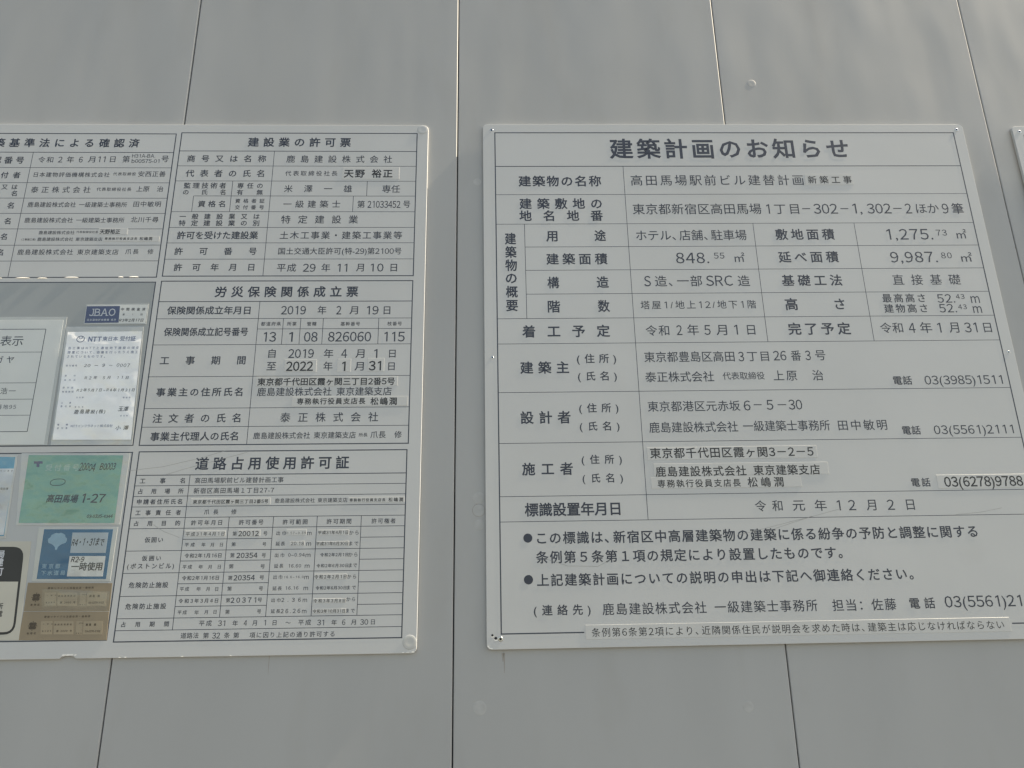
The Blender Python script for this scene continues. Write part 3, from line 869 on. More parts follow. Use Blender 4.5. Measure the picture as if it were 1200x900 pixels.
M = dict(
    paint=mat('panel_paint', (0.365, 0.368, 0.367), 0.58, 0.7, var=0.045, vscale=2.2, stretch=(2.6, 1, 0.9), bump=0.12, bscale=420,
              wave=0.13, wscale=2.2, rvar=0.05, stain=(5.0, 0.54, 0.35, (0.31, 0.30, 0.285))),
    unseen_pavement=mat('unseen_pavement_concrete', (0.11, 0.108, 0.104), 0.85, 0.3, var=0.15, vscale=3),
    joint=mat('joint_steel', (0.075, 0.078, 0.085), 0.7, 0.3, var=0.1),
    board=mat('board_laminate', (0.505, 0.511, 0.510), 0.50, 0.7, var=0.03, vscale=4, bump=0.10, bscale=500,
              wave=0.03, wscale=4, rvar=0.04, stain=(11.0, 0.60, 0.15, (0.40, 0.39, 0.37))),
    core=mat('board_core', (0.80, 0.79, 0.76), 0.6, 0.4, var=0.05, vscale=60),
    ink=mat('board_ink', (0.024, 0.032, 0.052), 0.5, 0.6, var=0.10, vscale=30),
    rule=mat('rule_ink', (0.038, 0.048, 0.070), 0.5, 0.6, var=0.10, vscale=30),
    sticker=mat('sticker_vinyl', (0.515, 0.518, 0.512), 0.42, 0.5, var=0.04, vscale=14, bump=0.08, bscale=90),
    sticker_ink=mat('sticker_ink', (0.03, 0.032, 0.036), 0.45, 0.4, var=0.1, vscale=40),
    field=mat('notice_field', (0.31, 0.332, 0.340), 0.45, 0.4, var=0.04, vscale=6, bump=0.06, bscale=200, wave=0.03, wscale=5),
    field_light=mat('notice_field_pale', (0.40, 0.42, 0.43), 0.38, 0.5, var=0.04, vscale=6, bump=0.06, bscale=200),
    cap=mat('cap_plastic', (0.48, 0.485, 0.48), 0.25, 0.5, coat=0.6, var=0.04, vscale=60),
    cap_old=mat('cap_old', (0.40, 0.402, 0.398), 0.5, 0.5, var=0.08, vscale=80),
    steel=mat('screw_steel', (0.55, 0.55, 0.54), 0.25, 0.5, metal=1.0, var=0.1, vscale=200),
    hole=mat('screw_recess', (0.025, 0.027, 0.032), 0.7, 0.2, var=0.2, vscale=200),
    paper=mat('paper_white', (0.66, 0.67, 0.66), 0.6, 0.3, var=0.03, vscale=10, wave=0.10, wscale=9),
    paper_sleeve=mat('sleeve_border', (0.46, 0.475, 0.47), 0.3, 0.5, var=0.04, vscale=12, wave=0.06, wscale=10),
    paper_bright=mat('paper_bright', (0.88, 0.89, 0.90), 0.38, 0.6, var=0.04, vscale=14, wave=0.4, wscale=16),
    navy=mat('ink_navy', (0.045, 0.065, 0.15), 0.45, 0.4, var=0.06, vscale=60),
    blue_ink=mat('ink_blue', (0.10, 0.13, 0.24), 0.5, 0.4, var=0.06, vscale=60),
    hand=mat('ink_marker', (0.010, 0.011, 0.016), 0.6, 0.2, var=0.2, vscale=80),
    pale=mat('ink_reversed_white', (0.50, 0.53, 0.58), 0.5, 0.4, var=0.04, vscale=60),
    palegreen=mat('ink_reversed_green', (0.30, 0.46, 0.40), 0.5, 0.4, var=0.1, vscale=60),
    paleblue=mat('ink_reversed_blue', (0.20, 0.36, 0.48), 0.5, 0.4, var=0.1, vscale=60),
    green=mat('card_green', (0.135, 0.335, 0.265), 0.5, 0.4, var=0.07, vscale=16, wave=0.05, wscale=14),
    purple=mat('logo_purple', (0.05, 0.05, 0.12), 0.5, 0.4, var=0.05, vscale=60),
    blue=mat('card_blue', (0.014, 0.115, 0.225), 0.5, 0.3, var=0.06, vscale=16, wave=0.05, wscale=14),
    silver=mat('label_silver', (0.55, 0.56, 0.56), 0.22, 0.6, var=0.10, vscale=60, bump=0.9, bscale=260),
    grey_label=mat('label_grey', (0.33, 0.39, 0.44), 0.35, 0.5, var=0.05, vscale=20),
    beige=mat('ticket_beige', (0.265, 0.215, 0.150), 0.55, 0.4, var=0.06, vscale=12, wave=0.04, wscale=14),
    beige_box=mat('ticket_tape', (0.31, 0.255, 0.18), 0.35, 0.5, var=0.06, vscale=20),
    brown=mat('ink_brown', (0.075, 0.058, 0.042), 0.5, 0.4, var=0.1, vscale=60),
    cream=mat('sticker_cream', (0.46, 0.45, 0.40), 0.42, 0.5, var=0.05, vscale=14),
    black=mat('sticker_black', (0.022, 0.023, 0.025), 0.42, 0.5, var=0.1, vscale=14),
    cyan=mat('sheet_cyan', (0.06, 0.28, 0.42), 0.4, 0.4, var=0.06, vscale=14, wave=0.05, wscale=14),
    silver_sheet=mat('sheet_silvery', (0.50, 0.54, 0.58), 0.3, 0.5, var=0.16, vscale=22, wave=0.4, wscale=18),
    scratch=mat('scuff_grey', (0.34, 0.345, 0.34), 0.5, 0.4, var=0.1, vscale=90),
    rust=mat('rust_stain', (0.325, 0.305, 0.28), 0.7, 0.2, var=0.15, vscale=60),
    film=film_mat('clear_film', (0.97, 0.98, 0.98), 1.0, 0.35),
    film_wavy=film_mat('clear_film_wavy', (0.99, 0.99, 0.99), 1.8, 1.0),
)
INK = dict(print='ink', blue='blue_ink', hand='hand', serif='pale', pale='pale', palegreen='palegreen',
           palelue='paleblue', brown='brown', white='pale')


# ------------------------------------------------------------------ mesh helpers
def link_mesh(name, me, m, parent=None, smooth=False):
    if m:
        me.materials.append(M[m])
    if smooth:
        me.polygons.foreach_set('use_smooth', [True] * len(me.polygons))
    o = bpy.data.objects.new(name, me)
    COL.objects.link(o)
    if parent:
        o.parent = parent
    return o


def mesh(name, V, Fc, m, parent=None, smooth=False):
    me = bpy.data.meshes.new(name)
    me.from_pydata(V, [], Fc)
    me.update()
    return link_mesh(name, me, m, parent, smooth)


class Sheet:
    """collects geometry on one board: u right, v down (mm from its top left), d mm in front of its face"""

    def __init__(self, off=(0.0, 0.0)):
        self.V, self.F, self.off, self.warp = [], [], off, None

    def P(self, u, v, d):
        if self.warp:
            d += self.warp(u, v)
        return ((u - self.off[0]) / 1000.0, FRONT - d / 1000.0, (self.off[1] - v) / 1000.0)

    def poly(self, pts, d):                       # flat print, points clockwise as seen
        n = len(self.V)
        self.V += [self.P(u, v, d) for u, v in pts]
        self.F.append(tuple(range(n + len(pts) - 1, n - 1, -1)))

    def rect(self, u0, v0, u1, v1, d):
        self.poly([(u0, v0), (u1, v0), (u1, v1), (u0, v1)], d)

    def prism(self, pts, d0, d1, bev=0.0):        # plate with thickness and softened front edge
        n, k = len(self.V), len(pts)
        ar = sum(pts[i][0] * pts[(i + 1) % k][1] - pts[(i + 1) % k][0] * pts[i][1] for i in range(k))
        if ar < 0:
            pts = pts[::-1]
        ins = offset_poly(pts, bev) if bev else pts
        self.V += [self.P(u, v, d0) for u, v in pts]
        self.V += [self.P(u, v, d1 - bev) for u, v in pts]
        if bev:
            self.V += [self.P(u, v, d1) for u, v in ins]
        rings = 3 if bev else 2
        for r in range(rings - 1):
            for i in range(k):
                j = (i + 1) % k
                a, b = n + r * k + i, n + r * k + j
                c, d = n + (r + 1) * k + j, n + (r + 1) * k + i
                self.F.append((a, d, c, b))
        t = n + (rings - 1) * k
        self.F.append(tuple(t + i for i in range(k))[::-1])

    def build(self, name, m, parent, smooth=False):
        return mesh(name, self.V, self.F, m, parent, smooth)


def offset_poly(pts, t):                          # inset of a clockwise-as-seen (v down) outline
    k, out = len(pts), []
    for i in range(k):
        p0, p1, p2 = Vector(pts[i - 1]), Vector(pts[i]), Vector(pts[(i + 1) % k])
        a, b = (p1 - p0).normalized(), (p2 - p1).normalized()
        n1, n2 = Vector((-a.y, a.x)), Vector((-b.y, b.x))
        n = (n1 + n2)
        n = n / max(0.3, n.dot(n1)) if n.length > 1e-6 else n1
        out.append(tuple(p1 + n * t))
    return out


def rounded(u0, v0, u1, v1, r, seg=5):
    pts = []
    for cu, cv, a0 in ((u0 + r, v0 + r, 180), (u1 - r, v0 + r, 270), (u1 - r, v1 - r, 0), (u0 + r, v1 - r, 90)):
        for i in range(seg + 1):
            a = math.radians(a0 + 90 * i / seg)
            pts.append((cu + r * math.cos(a), cv + r * math.sin(a)))
    return pts


def disc_pts(cu, cv, ru, rv=None, n=20):
    rv = rv or ru
    return [(cu + ru * math.cos(2 * math.pi * i / n), cv + rv * math.sin(2 * math.pi * i / n)) for i in range(n)]


def stroke(sh, pts, w, d):
    """a thin printed or scratched line through pts"""
    L_, R2 = [], []
    for i, p in enumerate(pts):
        a = Vector(pts[max(0, i - 1)])
        b = Vector(pts[min(len(pts) - 1, i + 1)])
        t = (b - a).normalized()
        n = Vector((-t.y, t.x)) * w / 2
        L_.append(tuple(Vector(p) - n))
        R2.append(tuple(Vector(p) + n))
    for i in range(len(pts) - 1):
        sh.poly([L_[i], L_[i + 1], R2[i + 1], R2[i]], d)


def dome(sh, cu, cv, r, h, d, n=24, dimple=0.0):
    base = len(sh.V)
    prof = [(1.0, 0.0), (0.97, 0.45), (0.88, 0.8), (0.6, 1.0), (0.3, 1.0 - dimple), (0.001, 1.0 - dimple * 1.3)]
    for f, z in prof:
        sh.V += [sh.P(cu + r * f * math.cos(2 * math.pi * i / n), cv + r * f * math.sin(2 * math.pi * i / n), d + h * z) for i in range(n)]
    for k in range(len(prof) - 1):
        for i in range(n):
            j = (i + 1) % n
            sh.F.append((base + k * n + i, base + (k + 1) * n + i, base + (k + 1) * n + j, base + k * n + j))
    sh.F.append(tuple(base + (len(prof) - 1) * n + i for i in range(n))[::-1])


def thing(name, label, cat, loc, roty=0.0, group=None):
    o = bpy.data.objects.new(name, None)
    o.empty_display_size = 0.1
    COL.objects.link(o)
    o.location = loc
    o.rotation_euler = (0, roty, 0)
    o['label'] = label
    o['category'] = cat
    if group:
        o['group'] = group
    return o


# ------------------------------------------------------------------ lettering: every glyph meshed once, then set
WQ = lambda w: round(0.003 + max(0.0, w - 0.6) * 0.015, 3)
need = set()
for rows in TEXTS.values():
    for row in rows:
        for ch in row[0]:
            if ch not in ' 　':
                need.add((ch, WQ(row[5])))
GLYPH = {}
tmp = []
for ch, off in sorted({(c_, 0) for c_, _ in need}):
    c = bpy.data.curves.new('glyph', 'FONT')
    c.body = chr(ord(ch) + 0xFEE0) if ch.isascii() and ch.isalnum() else ch      # the wide roman forms of the japanese face
    c.resolution_u = 2
    o = bpy.data.objects.new('glyph', c)
    COL.objects.link(o)
    tmp.append((ch, off, o, c))
bpy.context.view_layer.update()
dg = bpy.context.evaluated_depsgraph_get()
for ch, off, o, c in tmp:
    me = bpy.data.meshes.new_from_object(o.evaluated_get(dg))
    vs = [(v.co.x, v.co.y) for v in me.vertices]
    fs = [tuple(p.vertices) for p in me.polygons]
    flip = me.polygons and me.polygons[0].normal.z < 0
    if ch == '1':                                 # a plain one without a foot, as on the boards
        vs, fs, flip = [(.275, 0), (.362, 0), (.362, .735), (.29, .735), (.125, .645), (.125, .560), (.275, .640)], [(0, 1, 2, 3, 4, 5, 6)], False
    if ch.isascii() and ch.isalnum():
        lo, hi = min(p[0] for p in vs), max(p[0] for p in vs)
        wide = 0.60 if ch.isdigit() else hi - lo + 0.10
        vs = [(x_ - (lo + hi) / 2 + wide / 2, y_) for x_, y_ in vs]
    GLYPH[(ch, 0)] = (vs, [f[::-1] for f in fs] if flip else fs)
    bpy.data.meshes.remove(me)
for ch, off, o, c in tmp:
    bpy.data.objects.remove(o)
    bpy.data.curves.remove(c)



def heavier(vs, fs, t):
    """the same glyph with its outline pushed outward by t"""
    cnt = {}
    for f in fs:
        for i in range(len(f)):
            a, b = f[i], f[(i + 1) % len(f)]
            if (b, a) in cnt:
                cnt.pop((b, a))
            else:
                cnt[(a, b)] = 1
    nrm = {}
    for a, b in cnt:                              # face on the left: outward is to the right
        d = Vector((vs[b][0] - vs[a][0], vs[b][1] - vs[a][1]))
        if d.length < 1e-7:
            continue
        d.normalize()
        n = Vector((d.y, -d.x))
        nrm.setdefault(a, []).append(n)
        nrm.setdefault(b, []).append(n)
    out = list(vs)
    for i, ns in nrm.items():
        m = sum(ns, Vector((0, 0)))
        if m.length < 1e-6:
            continue
        m.normalize()
        k = t / max(0.6, m.dot(ns[0]))
        out[i] = (vs[i][0] + m.x * k, vs[i][1] + m.y * k)
    return out


for ch, off in need:
    if off:
        vs, fs = GLYPH[(ch, 0)]
        GLYPH[(ch, off)] = (heavier(vs, fs, off), fs)


def advance(ch, off):
    if ch == ' ':
        return 0.45
    if ch == '　':
        return 1.0
    o = ord(ch)
    if o < 0x2000:
        vs = GLYPH[(ch, off)][0]
        if ch in '0123456789':
            return 0.60
        return max(v[0] for v in vs) + 0.05
    if ch in '、。':
        return 0.62
    return 1.0


def set_text(sh, s, u0, u1, v, h, w, d, style='print'):
    """sets s between u0 and u1 (ink to ink), centred on height v, with full-width characters h mm high"""
    off = WQ(w)
    em = h / 0.93
    xs, x = [], 0.0
    for ch in s:
        xs.append(x)
        x += advance(ch, off)
    inked = [(ch, xx) for ch, xx in zip(s, xs) if ch not in ' 　']
    first, last = inked[0], inked[-1]
    l0 = first[1] + min(p[0] for p in GLYPH[(first[0], off)][0])
    r0 = last[1] + max(p[0] for p in GLYPH[(last[0], off)][0])
    nat = (r0 - l0) * em
    target = u1 - u0
    sx, tr = em, 0.0
    if len(s) > 1 and target > nat:
        tr = (target - nat) / (len(s) - 1)
    else:
        sx = em * target / nat
        if len(s) == 1 and sx > em * 1.12:
            sx = em * 1.0
            u0 += (target - (r0 - l0) * sx) / 2
        if style == 'hand' and sx < em * 0.6:
            sx = em * target / nat
    k = 0
    hand = style == 'hand'
    for i, ch in enumerate(s):
        if ch in ' 　':
            continue
        vs, fs = GLYPH[(ch, off)]
        bx = u0 + (xs[i] - l0) * sx + tr * i
        j = (random.uniform(-.05, .05), random.uniform(-.05, .05), random.uniform(.9, 1.06)) if hand else (0, 0, 1)
        sl_ = 0.14 if hand else (0.0)
        n = len(sh.V)
        for (gx, gy) in vs:
            yy = (gy - 0.375) * em * j[2]
            xx = gx * sx + (gy - 0.375) * em * sl_
            if hand:
                yy += j[0] * em + gx * em * j[1]
            sh.V.append(sh.P(bx + xx, v - yy, d))
        for f in fs:
            sh.F.append(tuple(n + q for q in f))
        if style == 'serif':                      # slab ends of the roman capitals
            gl, gr = min(p[0] for p in vs), max(p[0] for p in vs)
            t, sw = 0.06 * em, 0.15 * em
            top, bot = v - (0.733 - 0.375) * em, v + 0.375 * em
            X = lambda f: bx + (gl + (gr - gl) * f) * sx
            bars = {'J': [(X(.9), top)], 'B': [(X(.03), top), (X(.03), bot - t)], 'A': [(X(.04), bot - t), (X(.96), bot - t)]}.get(ch, [])
            for bu, bv in bars:
                sh.rect(bu - sw, bv, bu + sw * .8, bv + t, d + 0.05)


# ------------------------------------------------------------------ unseen ground sheet, added to bounce light onto the hoarding
gs = bpy.data.meshes.new('unseen_pavement')
gs.from_pydata([(-150, -300, 0), (150, -300, 0), (150, 0.2, 0), (-150, 0.2, 0)], [], [(0, 1, 2, 3)])
gs.update()
pav = link_mesh('unseen_pavement', gs, 'unseen_pavement')
pav['kind'] = 'structure'

# ------------------------------------------------------------------ the hoarding
Z0, Z1 = 0.0, 3.0
wall_root = thing('site_hoarding', 'tall smooth pale grey steel panel hoarding behind the sign boards', 'hoarding', (0.4406, 0.0, 0.0))
seams = WALL['seams']
xs_ = [seams[0] - 0.5] + seams + [seams[-1] + 0.5]
DEPTHS = [0.0, 0.0, 0.0, 0.0011, 0.0020, 0.0026, 0.0030, 0.0034]


def panel_depth(x):
    return DEPTHS[sum(x > q for q in seams)]



def panel_mesh(width, height):
    """a flat panel with rounded vertical lips; profile across x, extruded in z"""
    g, r = 0.0009, 0.0019
    a, b = -width / 2 + g, width / 2 - g
    prof = [(a, 0.03)]
    for i in range(5):
        t = math.radians(90 * i / 4)
        prof.append((a + r - r * math.cos(t), r - r * math.sin(t)))
    for i in range(5):
        t = math.radians(90 * (4 - i) / 4)
        prof.append((b - r + r * math.cos(t), r - r * math.sin(t)))
    prof.append((b, 0.03))
    V, Fc = [], []
    k = len(prof)
    for z in (0.0, height):
        V += [(x, y, z) for x, y in prof]
    for i in range(k - 1):
        Fc.append((i, i + 1, k + i + 1, k + i))
    Fc.append((0, k, 2 * k - 1, k - 1))
    Fc.append(tuple(range(k))[::-1])
    Fc.append(tuple(range(k, 2 * k)))
    me = bpy.data.meshes.new('panel')
    me.from_pydata(V, [], Fc)
    me.update()
    me.materials.append(M['paint'])
    return me


pm = panel_mesh(0.5, Z1 - Z0)
for i in range(len(xs_) - 1):
    o = bpy.data.objects.new('panel', pm)
    COL.objects.link(o)
    o.parent = wall_root
    o.location = ((xs_[i] + xs_[i + 1]) / 2 - wall_root.location.x, DEPTHS[i % len(DEPTHS)], Z0)
for x in seams:
    V = [(x - .006 - wall_root.location.x, .010, Z0), (x + .006 - wall_root.location.x, .010, Z0), (x + .006 - wall_root.location.x, .010, Z1), (x - .006 - wall_root.location.x, .010, Z1)]
    V += [(a, .016, c) for a, b, c in V]
    mesh('joint_strip', V, [(0, 1, 2, 3), (4, 7, 6, 5), (0, 4, 5, 1), (1, 5, 6, 2), (2, 6, 7, 3), (3, 7, 4, 0)], 'joint', wall_root)
for i, (cx, cz, r) in enumerate(WALL['caps']):
    s = Sheet((wall_root.location.x * 1000, 0))
    old = i == 2
    pd = -5.0 - panel_depth(cx) * 1000
    dome(s, cx * 1000, -cz * 1000, r * 1000, 0.22, pd, dimple=0.3)
    o = s.build('rivet_cap', 'cap_old', wall_root, True)
    if old:
        s = Sheet((wall_root.location.x * 1000, 0))
        ring = [(cx * 1000 + (r * 1000 + .4) * math.cos(math.radians(a)), -cz * 1000 + (r * 1000 + .4) * math.sin(math.radians(a))) for a in range(0, 361, 15)]
        stroke(s, ring, 0.6, pd + .1)
        s.build('grime_ring', 'rust', wall_root)

# thin run-off stains left under the board edges
for (x, z, ln, w_) in ((0.0165, 1.5425, 0.028, .0022), (0.0145, 1.5425, 0.012, .004), (-0.33, 1.548, .03, .0016)):
    s = Sheet((wall_root.location.x * 1000, 0))
    s.poly([((x - w_ / 2) * 1000, -z * 1000), ((x + w_ / 2) * 1000, -z * 1000), ((x + w_ / 6) * 1000, -(z - ln) * 1000), ((x - w_ / 6) * 1000, -(z - ln) * 1000)], -4.93 - panel_depth(x) * 1000)
    s.build('rust_streak', 'rust', wall_root)


# ------------------------------------------------------------------ boards
def board_root(key, name, label, cat):
    x, z, th = BOARD_PLACE[key]
    return thing(name, label, cat, (x, 0.0, z), -th)


OFF = (BOARD_W / 2, BOARD_H)
bl = board_root('L', 'permit_board', 'large grey permit board with four ruled tables and colourful cards pasted on its left half', 'notice board')
br = board_root('R', 'building_plan_board', 'square grey building plan announcement board headed by large title characters, on the right', 'notice board')


def outline(chips=()):
    pts = rounded(0, 0, BOARD_W, BOARD_H, 8.0)
    # insert chips on the bottom edge, between the lower right corner (index 17) and the lower left one
    lowr = 17
    ins = []
    for c, w_, dp in sorted(chips, key=lambda q: -q[0]):
        ins += [(c + w_ / 2, BOARD_H), (c + w_ * .33, BOARD_H - dp * .7), (c + w_ * .1, BOARD_H - dp), (c - w_ * .2, BOARD_H - dp * .85), (c - w_ * .4, BOARD_H - dp * .5), (c - w_ / 2, BOARD_H)]
    return pts[:lowr + 1] + ins + pts[lowr + 1:]


ch = MISC['chips']
s = Sheet(OFF)
s.prism(outline([(ch[0][0], 24, 4.5)]), -4.95, 0.0, 0.5)
s.build('board_sheet', 'board', bl)
s = Sheet(OFF)
s.prism(outline(), -4.95, 0.0, 0.5)
s.build('board_sheet', 'board', br)
# pale core showing where the laminate has chipped off the edge
c0 = ch[0][0]


def chip(pts, d):
    q = Sheet(OFF)
    q.prism(pts, -.2, d)
    q.build('chipped_edge', 'core', bl)


for (u, w_, hh) in ((c0 + 2, 9, 1.2), (c0 - 6, 6, 1.0), (c0 + 10, 3, .9)):
    chip([(u - w_ / 2, BOARD_H - 4.2), (u + w_ / 2, BOARD_H - 4.6), (u + w_ / 2 + 1, BOARD_H - 4.6 - hh), (u - w_ / 2 + 1, BOARD_H - 4.9 - hh)], .35)
for u in (ch[1][0], ch[2][0] + 2, ch[3][0], ch[4][0]):
    chip([(u - 1.5, BOARD_H - .3), (u + 2, BOARD_H - .3), (u + 1, BOARD_H - 1.4), (u - .8, BOARD_H - 1.2)], .3)
for u, w_ in ((ch[5][0], 5), (ch[6][0], 4), (ch[5][0] - 7, 3)):
    chip([(u - w_ / 2, BOARD_H - 1.0), (u + w_ / 2, BOARD_H - 1.2), (u + w_ / 2, BOARD_H - 2.2), (u - w_ / 2, BOARD_H - 1.9)], .35)
s = Sheet(OFF)
s.prism([(1, BOARD_H - 5), (4, BOARD_H - 1.6), (9, BOARD_H - .8), (9, BOARD_H - 2), (5, BOARD_H - 2.8), (2, BOARD_H - 6)], -.2, .35)
s.build('chipped_edge', 'core', br)

# grey fields of the two cut-out boxes on the left board
hs = [e for e in LINES['E1'] if e[0] == 'H']
s = Sheet(OFF)
s.rect(18.5, min(e[1] for e in hs), LINES['E1'][1][1], max(e[1] for e in hs), 0.05)
s.build('notice_field', 'field', bl)
hs = [e for e in LINES['E2'] if e[0] == 'H']
s = Sheet(OFF)
s.rect(18.5, min(e[1] for e in hs), LINES['E2'][1][1], max(e[1] for e in hs), 0.05)
s.build('notice_field', 'field_light', bl)


def rules(box, parent, off=OFF, d=0.10, m='rule'):
    s = Sheet(off)
    for k, pos, a, b, w_ in LINES[box]:
        if k == 'H':
            s.rect(a, pos - w_ / 2, b, pos + w_ / 2, d + (0.015 if w_ > 1.2 else 0))
        else:
            s.rect(pos - w_ / 2, a, pos + w_ / 2, b, d + 0.04 + (0.015 if w_ > 1.2 else 0))
    return s.build('ruled_lines', m, parent)


for k in ('A', 'B', 'C', 'D', 'E1', 'E2'):
    rules(k, bl)
rules('R', br)


def sticker_depths(rects):
    return [0.26 + 0.03 * (i % 4) + (0.14 if any(i > j and not (r[2] < q[0] or q[2] < r[0] or r[3] < q[1] or q[3] < r[1]) for j, q in enumerate(rects)) else 0) for i, r in enumerate(rects)]


for key, root in (('L', bl), ('R', br)):
    rects = STICKERS[key]
    dep = sticker_depths(rects)
    for (u0, v0, u1, v1), dd in zip(rects, dep):
        s = Sheet(OFF)
        a = random.uniform(-.25, .25)
        s.prism([(u0, v0 + a), (u1, v0 - a), (u1, v1 - a), (u0, v1 + a)], 0.02, dd, 0.17)
        s.build('correction_label', 'sticker', root)
    for (t, u0, u1, v, h, w, st) in TEXTS[key]:
        cu = (u0 + u1) / 2
        d, mt = 0.19, 'ink'
        for (a, b, c, e), dd in zip(rects, dep):
            if a - 1 <= cu <= c + 1 and b <= v <= e:
                d, mt = max(d, dd + 0.05), 'sticker_ink'
        s = Sheet(OFF)
        set_text(s, t, u0, u1, v, h, w, d, st)
        s.build('lettering', mt, root)

s = Sheet(OFF)
for (u, v) in MISC['bul'][:2]:
    s.poly(disc_pts(u, v, 7.0), 0.19)
s.build('bullet_mark', 'ink', br)


def screw(root, u, v, r, off=OFF, d=0.0):
    s = Sheet(off)
    dome(s, u, v, r, r * .14, d, 16, dimple=0.5)
    o = s.build('screw', 'steel', root, True)
    s = Sheet(off)
    s.poly(disc_pts(u, v, r * .5, n=10), d + r * .14)
    s.build('screw_recess', 'hole', o)
    return o


S = MISC['scr_R']
screw(br, *S[0], 3.4)
screw(br, *S[1], 3.4)
screw(br, *S[2], 2.6)
screw(br, *S[3], 2.8)
screw(br, *S[4], 3.8)
for (u, v), r in ((S[5], 2.2), (S[6], 1.7)):
    s = Sheet(OFF)
    s.poly(disc_pts(u, v, r, n=10), 0.2)
    s.build('old_hole', 'hole', br)
    s = Sheet(OFF)
    s.prism([(u - r, v + r), (u + r, v + r * .9), (u + r * 1.2, v + r * 1.5), (u - r * .7, v + r * 1.8)], 0, .5)
    s.build('hole_burr', 'core', br)
for (u, v), r in ((MISC['scr_L'][0], 9.5), (MISC['scr_L'][1], 10.5)):
    s = Sheet(OFF)
    dome(s, u, v, r, 0.38, 0.25, 28, dimple=0.45)
    s.build('screw_cap', 'cap', bl, True)

# laminate edge lifting off in slivers along the bottom of the upper left table
for (a, b) in MISC['slivers']:
    s = Sheet(OFF)
    n = 7
    top = [(a[0] + (b[0] - a[0]) * i / n, a[1] + 0.2) for i in range(n + 1)]
    for i in range(n):
        h0 = math.sin(math.pi * i / n) ** .5 * 1.5
        h1 = math.sin(math.pi * (i + 1) / n) ** .5 * 1.5
        q = len(s.V)
        s.V += [s.P(top[i][0], top[i][1] + .5, .3), s.P(top[i + 1][0], top[i + 1][1] + .5, .3),
                s.P(top[i + 1][0], top[i + 1][1] + .5 - h1, .35), s.P(top[i][0], top[i][1] + .5 - h0, .35),
                s.P(top[i + 1][0], top[i + 1][1] + .5, .3 + h1 * .7), s.P(top[i][0], top[i][1] + .5, .3 + h0 * .7)]
        s.F += [(q + 3, q + 2, q + 4, q + 5), (q, q + 5, q + 4, q + 1)]
    s.build('lifting_edge', 'core', bl)

for pts, root in [(p_, br) for p_ in MISC['scratch']] + [(p_, bl) for p_ in MISC['scratchL']]:
    s = Sheet(OFF)
    fine = []
    for i in range(len(pts) - 1):
        for q in range(6):
            t = q / 6
            fine.append((pts[i][0] * (1 - t) + pts[i + 1][0] * t, pts[i][1] * (1 - t) + pts[i + 1][1] * t + random.uniform(-.3, .3)))
    fine.append(pts[-1])
    stroke(s, fine, 0.55, 0.20)
    s.build('scratch', 'scratch', root)

# the next board along, cut by the frame
x3, z3 = WALL['third']
b3 = thing('edge_board', 'plain grey sign board of which only the left edge shows at the far right', 'notice board', (x3 + .45, 0, z3 - .9), -0.0038)
O3 = (450, 900)
s = Sheet(O3)
s.prism(rounded(0, 0, 900, 900, 8), -4.95, 0, .5)
s.build('board_sheet', 'board', b3)
s = Sheet(O3)
for a, pos, x0, x1 in (('H', 20, 19, 881), ('H', 880, 19, 881)):
    s.rect(x0, pos - 1, x1, pos + 1, .25)
for pos in (20, 880):
    s.rect(pos - 1, 19, pos + 1, 881, .31)
s.build('ruled_lines', 'rule', b3)
screw(b3, 13, 12, 3.4, O3)


# ------------------------------------------------------------------ papers and cards on the left board
def on_board(name, label, cat, pts):
    """an Empty at the foot of a paper lying on the left board; returns it with its Sheet offset"""
    cu = sum(p[0] for p in pts) / len(pts)
    cv = max(p[1] for p in pts)
    x, z, th = BOARD_PLACE['L']
    lu, lv = (cu - OFF[0]) / 1000, (OFF[1] - cv) / 1000
    loc = (x + math.cos(th) * lu - math.sin(th) * lv, 0.0, z + math.sin(th) * lu + math.cos(th) * lv)
    return thing(name, label, cat, loc, -th), (cu, cv)


def waves(amp, fu, fv, seed):
    """how far a loosely lying sheet stands off the board, mm"""
    return lambda u, v: amp * (noise.noise(Vector((u * fu + v * fu * .5, v * fv, seed))) + .5 * noise.noise(Vector((u * fu * 2.3, v * fv * 2.1 - u * fv, seed + 7))) + .8)


def letters(key, root, off, d, over=None, warp=None):
    for (t, u0, u1, v, h, w, st) in TEXTS[key]:
        s = Sheet(off)
        s.warp = warp
        set_text(s, t, u0, u1, v, h, w, d, st)
        m = INK[st]
        if st == 'print':
            m = over or 'sticker_ink'
        s.build('lettering', m, root)


def plate(name, pts, d0, d1, m, root, off, bev=0.1):
    s = Sheet(off)
    s.prism(pts, d0, d1, bev)
    return s.build(name, m, root)


def wavy_sheet(name, pts, d, m, root, off, amp=0.5, nu=24, nv=30, seed=0.0, freq=0.05, warp=None):
    """gently buckled film or paper over the quad pts (TL, TR, BR, BL)"""
    s = Sheet(off)
    tl, tr_, br_, bl_ = [Vector(p_) for p_ in pts]
    for j in range(nv + 1):
        for i in range(nu + 1):
            a, b = i / nu, j / nv
            p_ = (tl * (1 - a) + tr_ * a) * (1 - b) + (bl_ * (1 - a) + br_ * a) * b
            e = min(1, 6 * min(a, 1 - a, b, 1 - b))
            z = warp(p_.x, p_.y) if warp else amp * e * (noise.noise(Vector((p_.x * freq * .7, p_.y * freq * 1.5, seed))) + .6)
            s.V.append(s.P(p_.x, p_.y, d + z))
    for j in range(nv):
        for i in range(nu):
            q = j * (nu + 1) + i
            s.F.append((q, q + nu + 1, q + nu + 2, q + 1))
    return s.build(name, m, root, True)


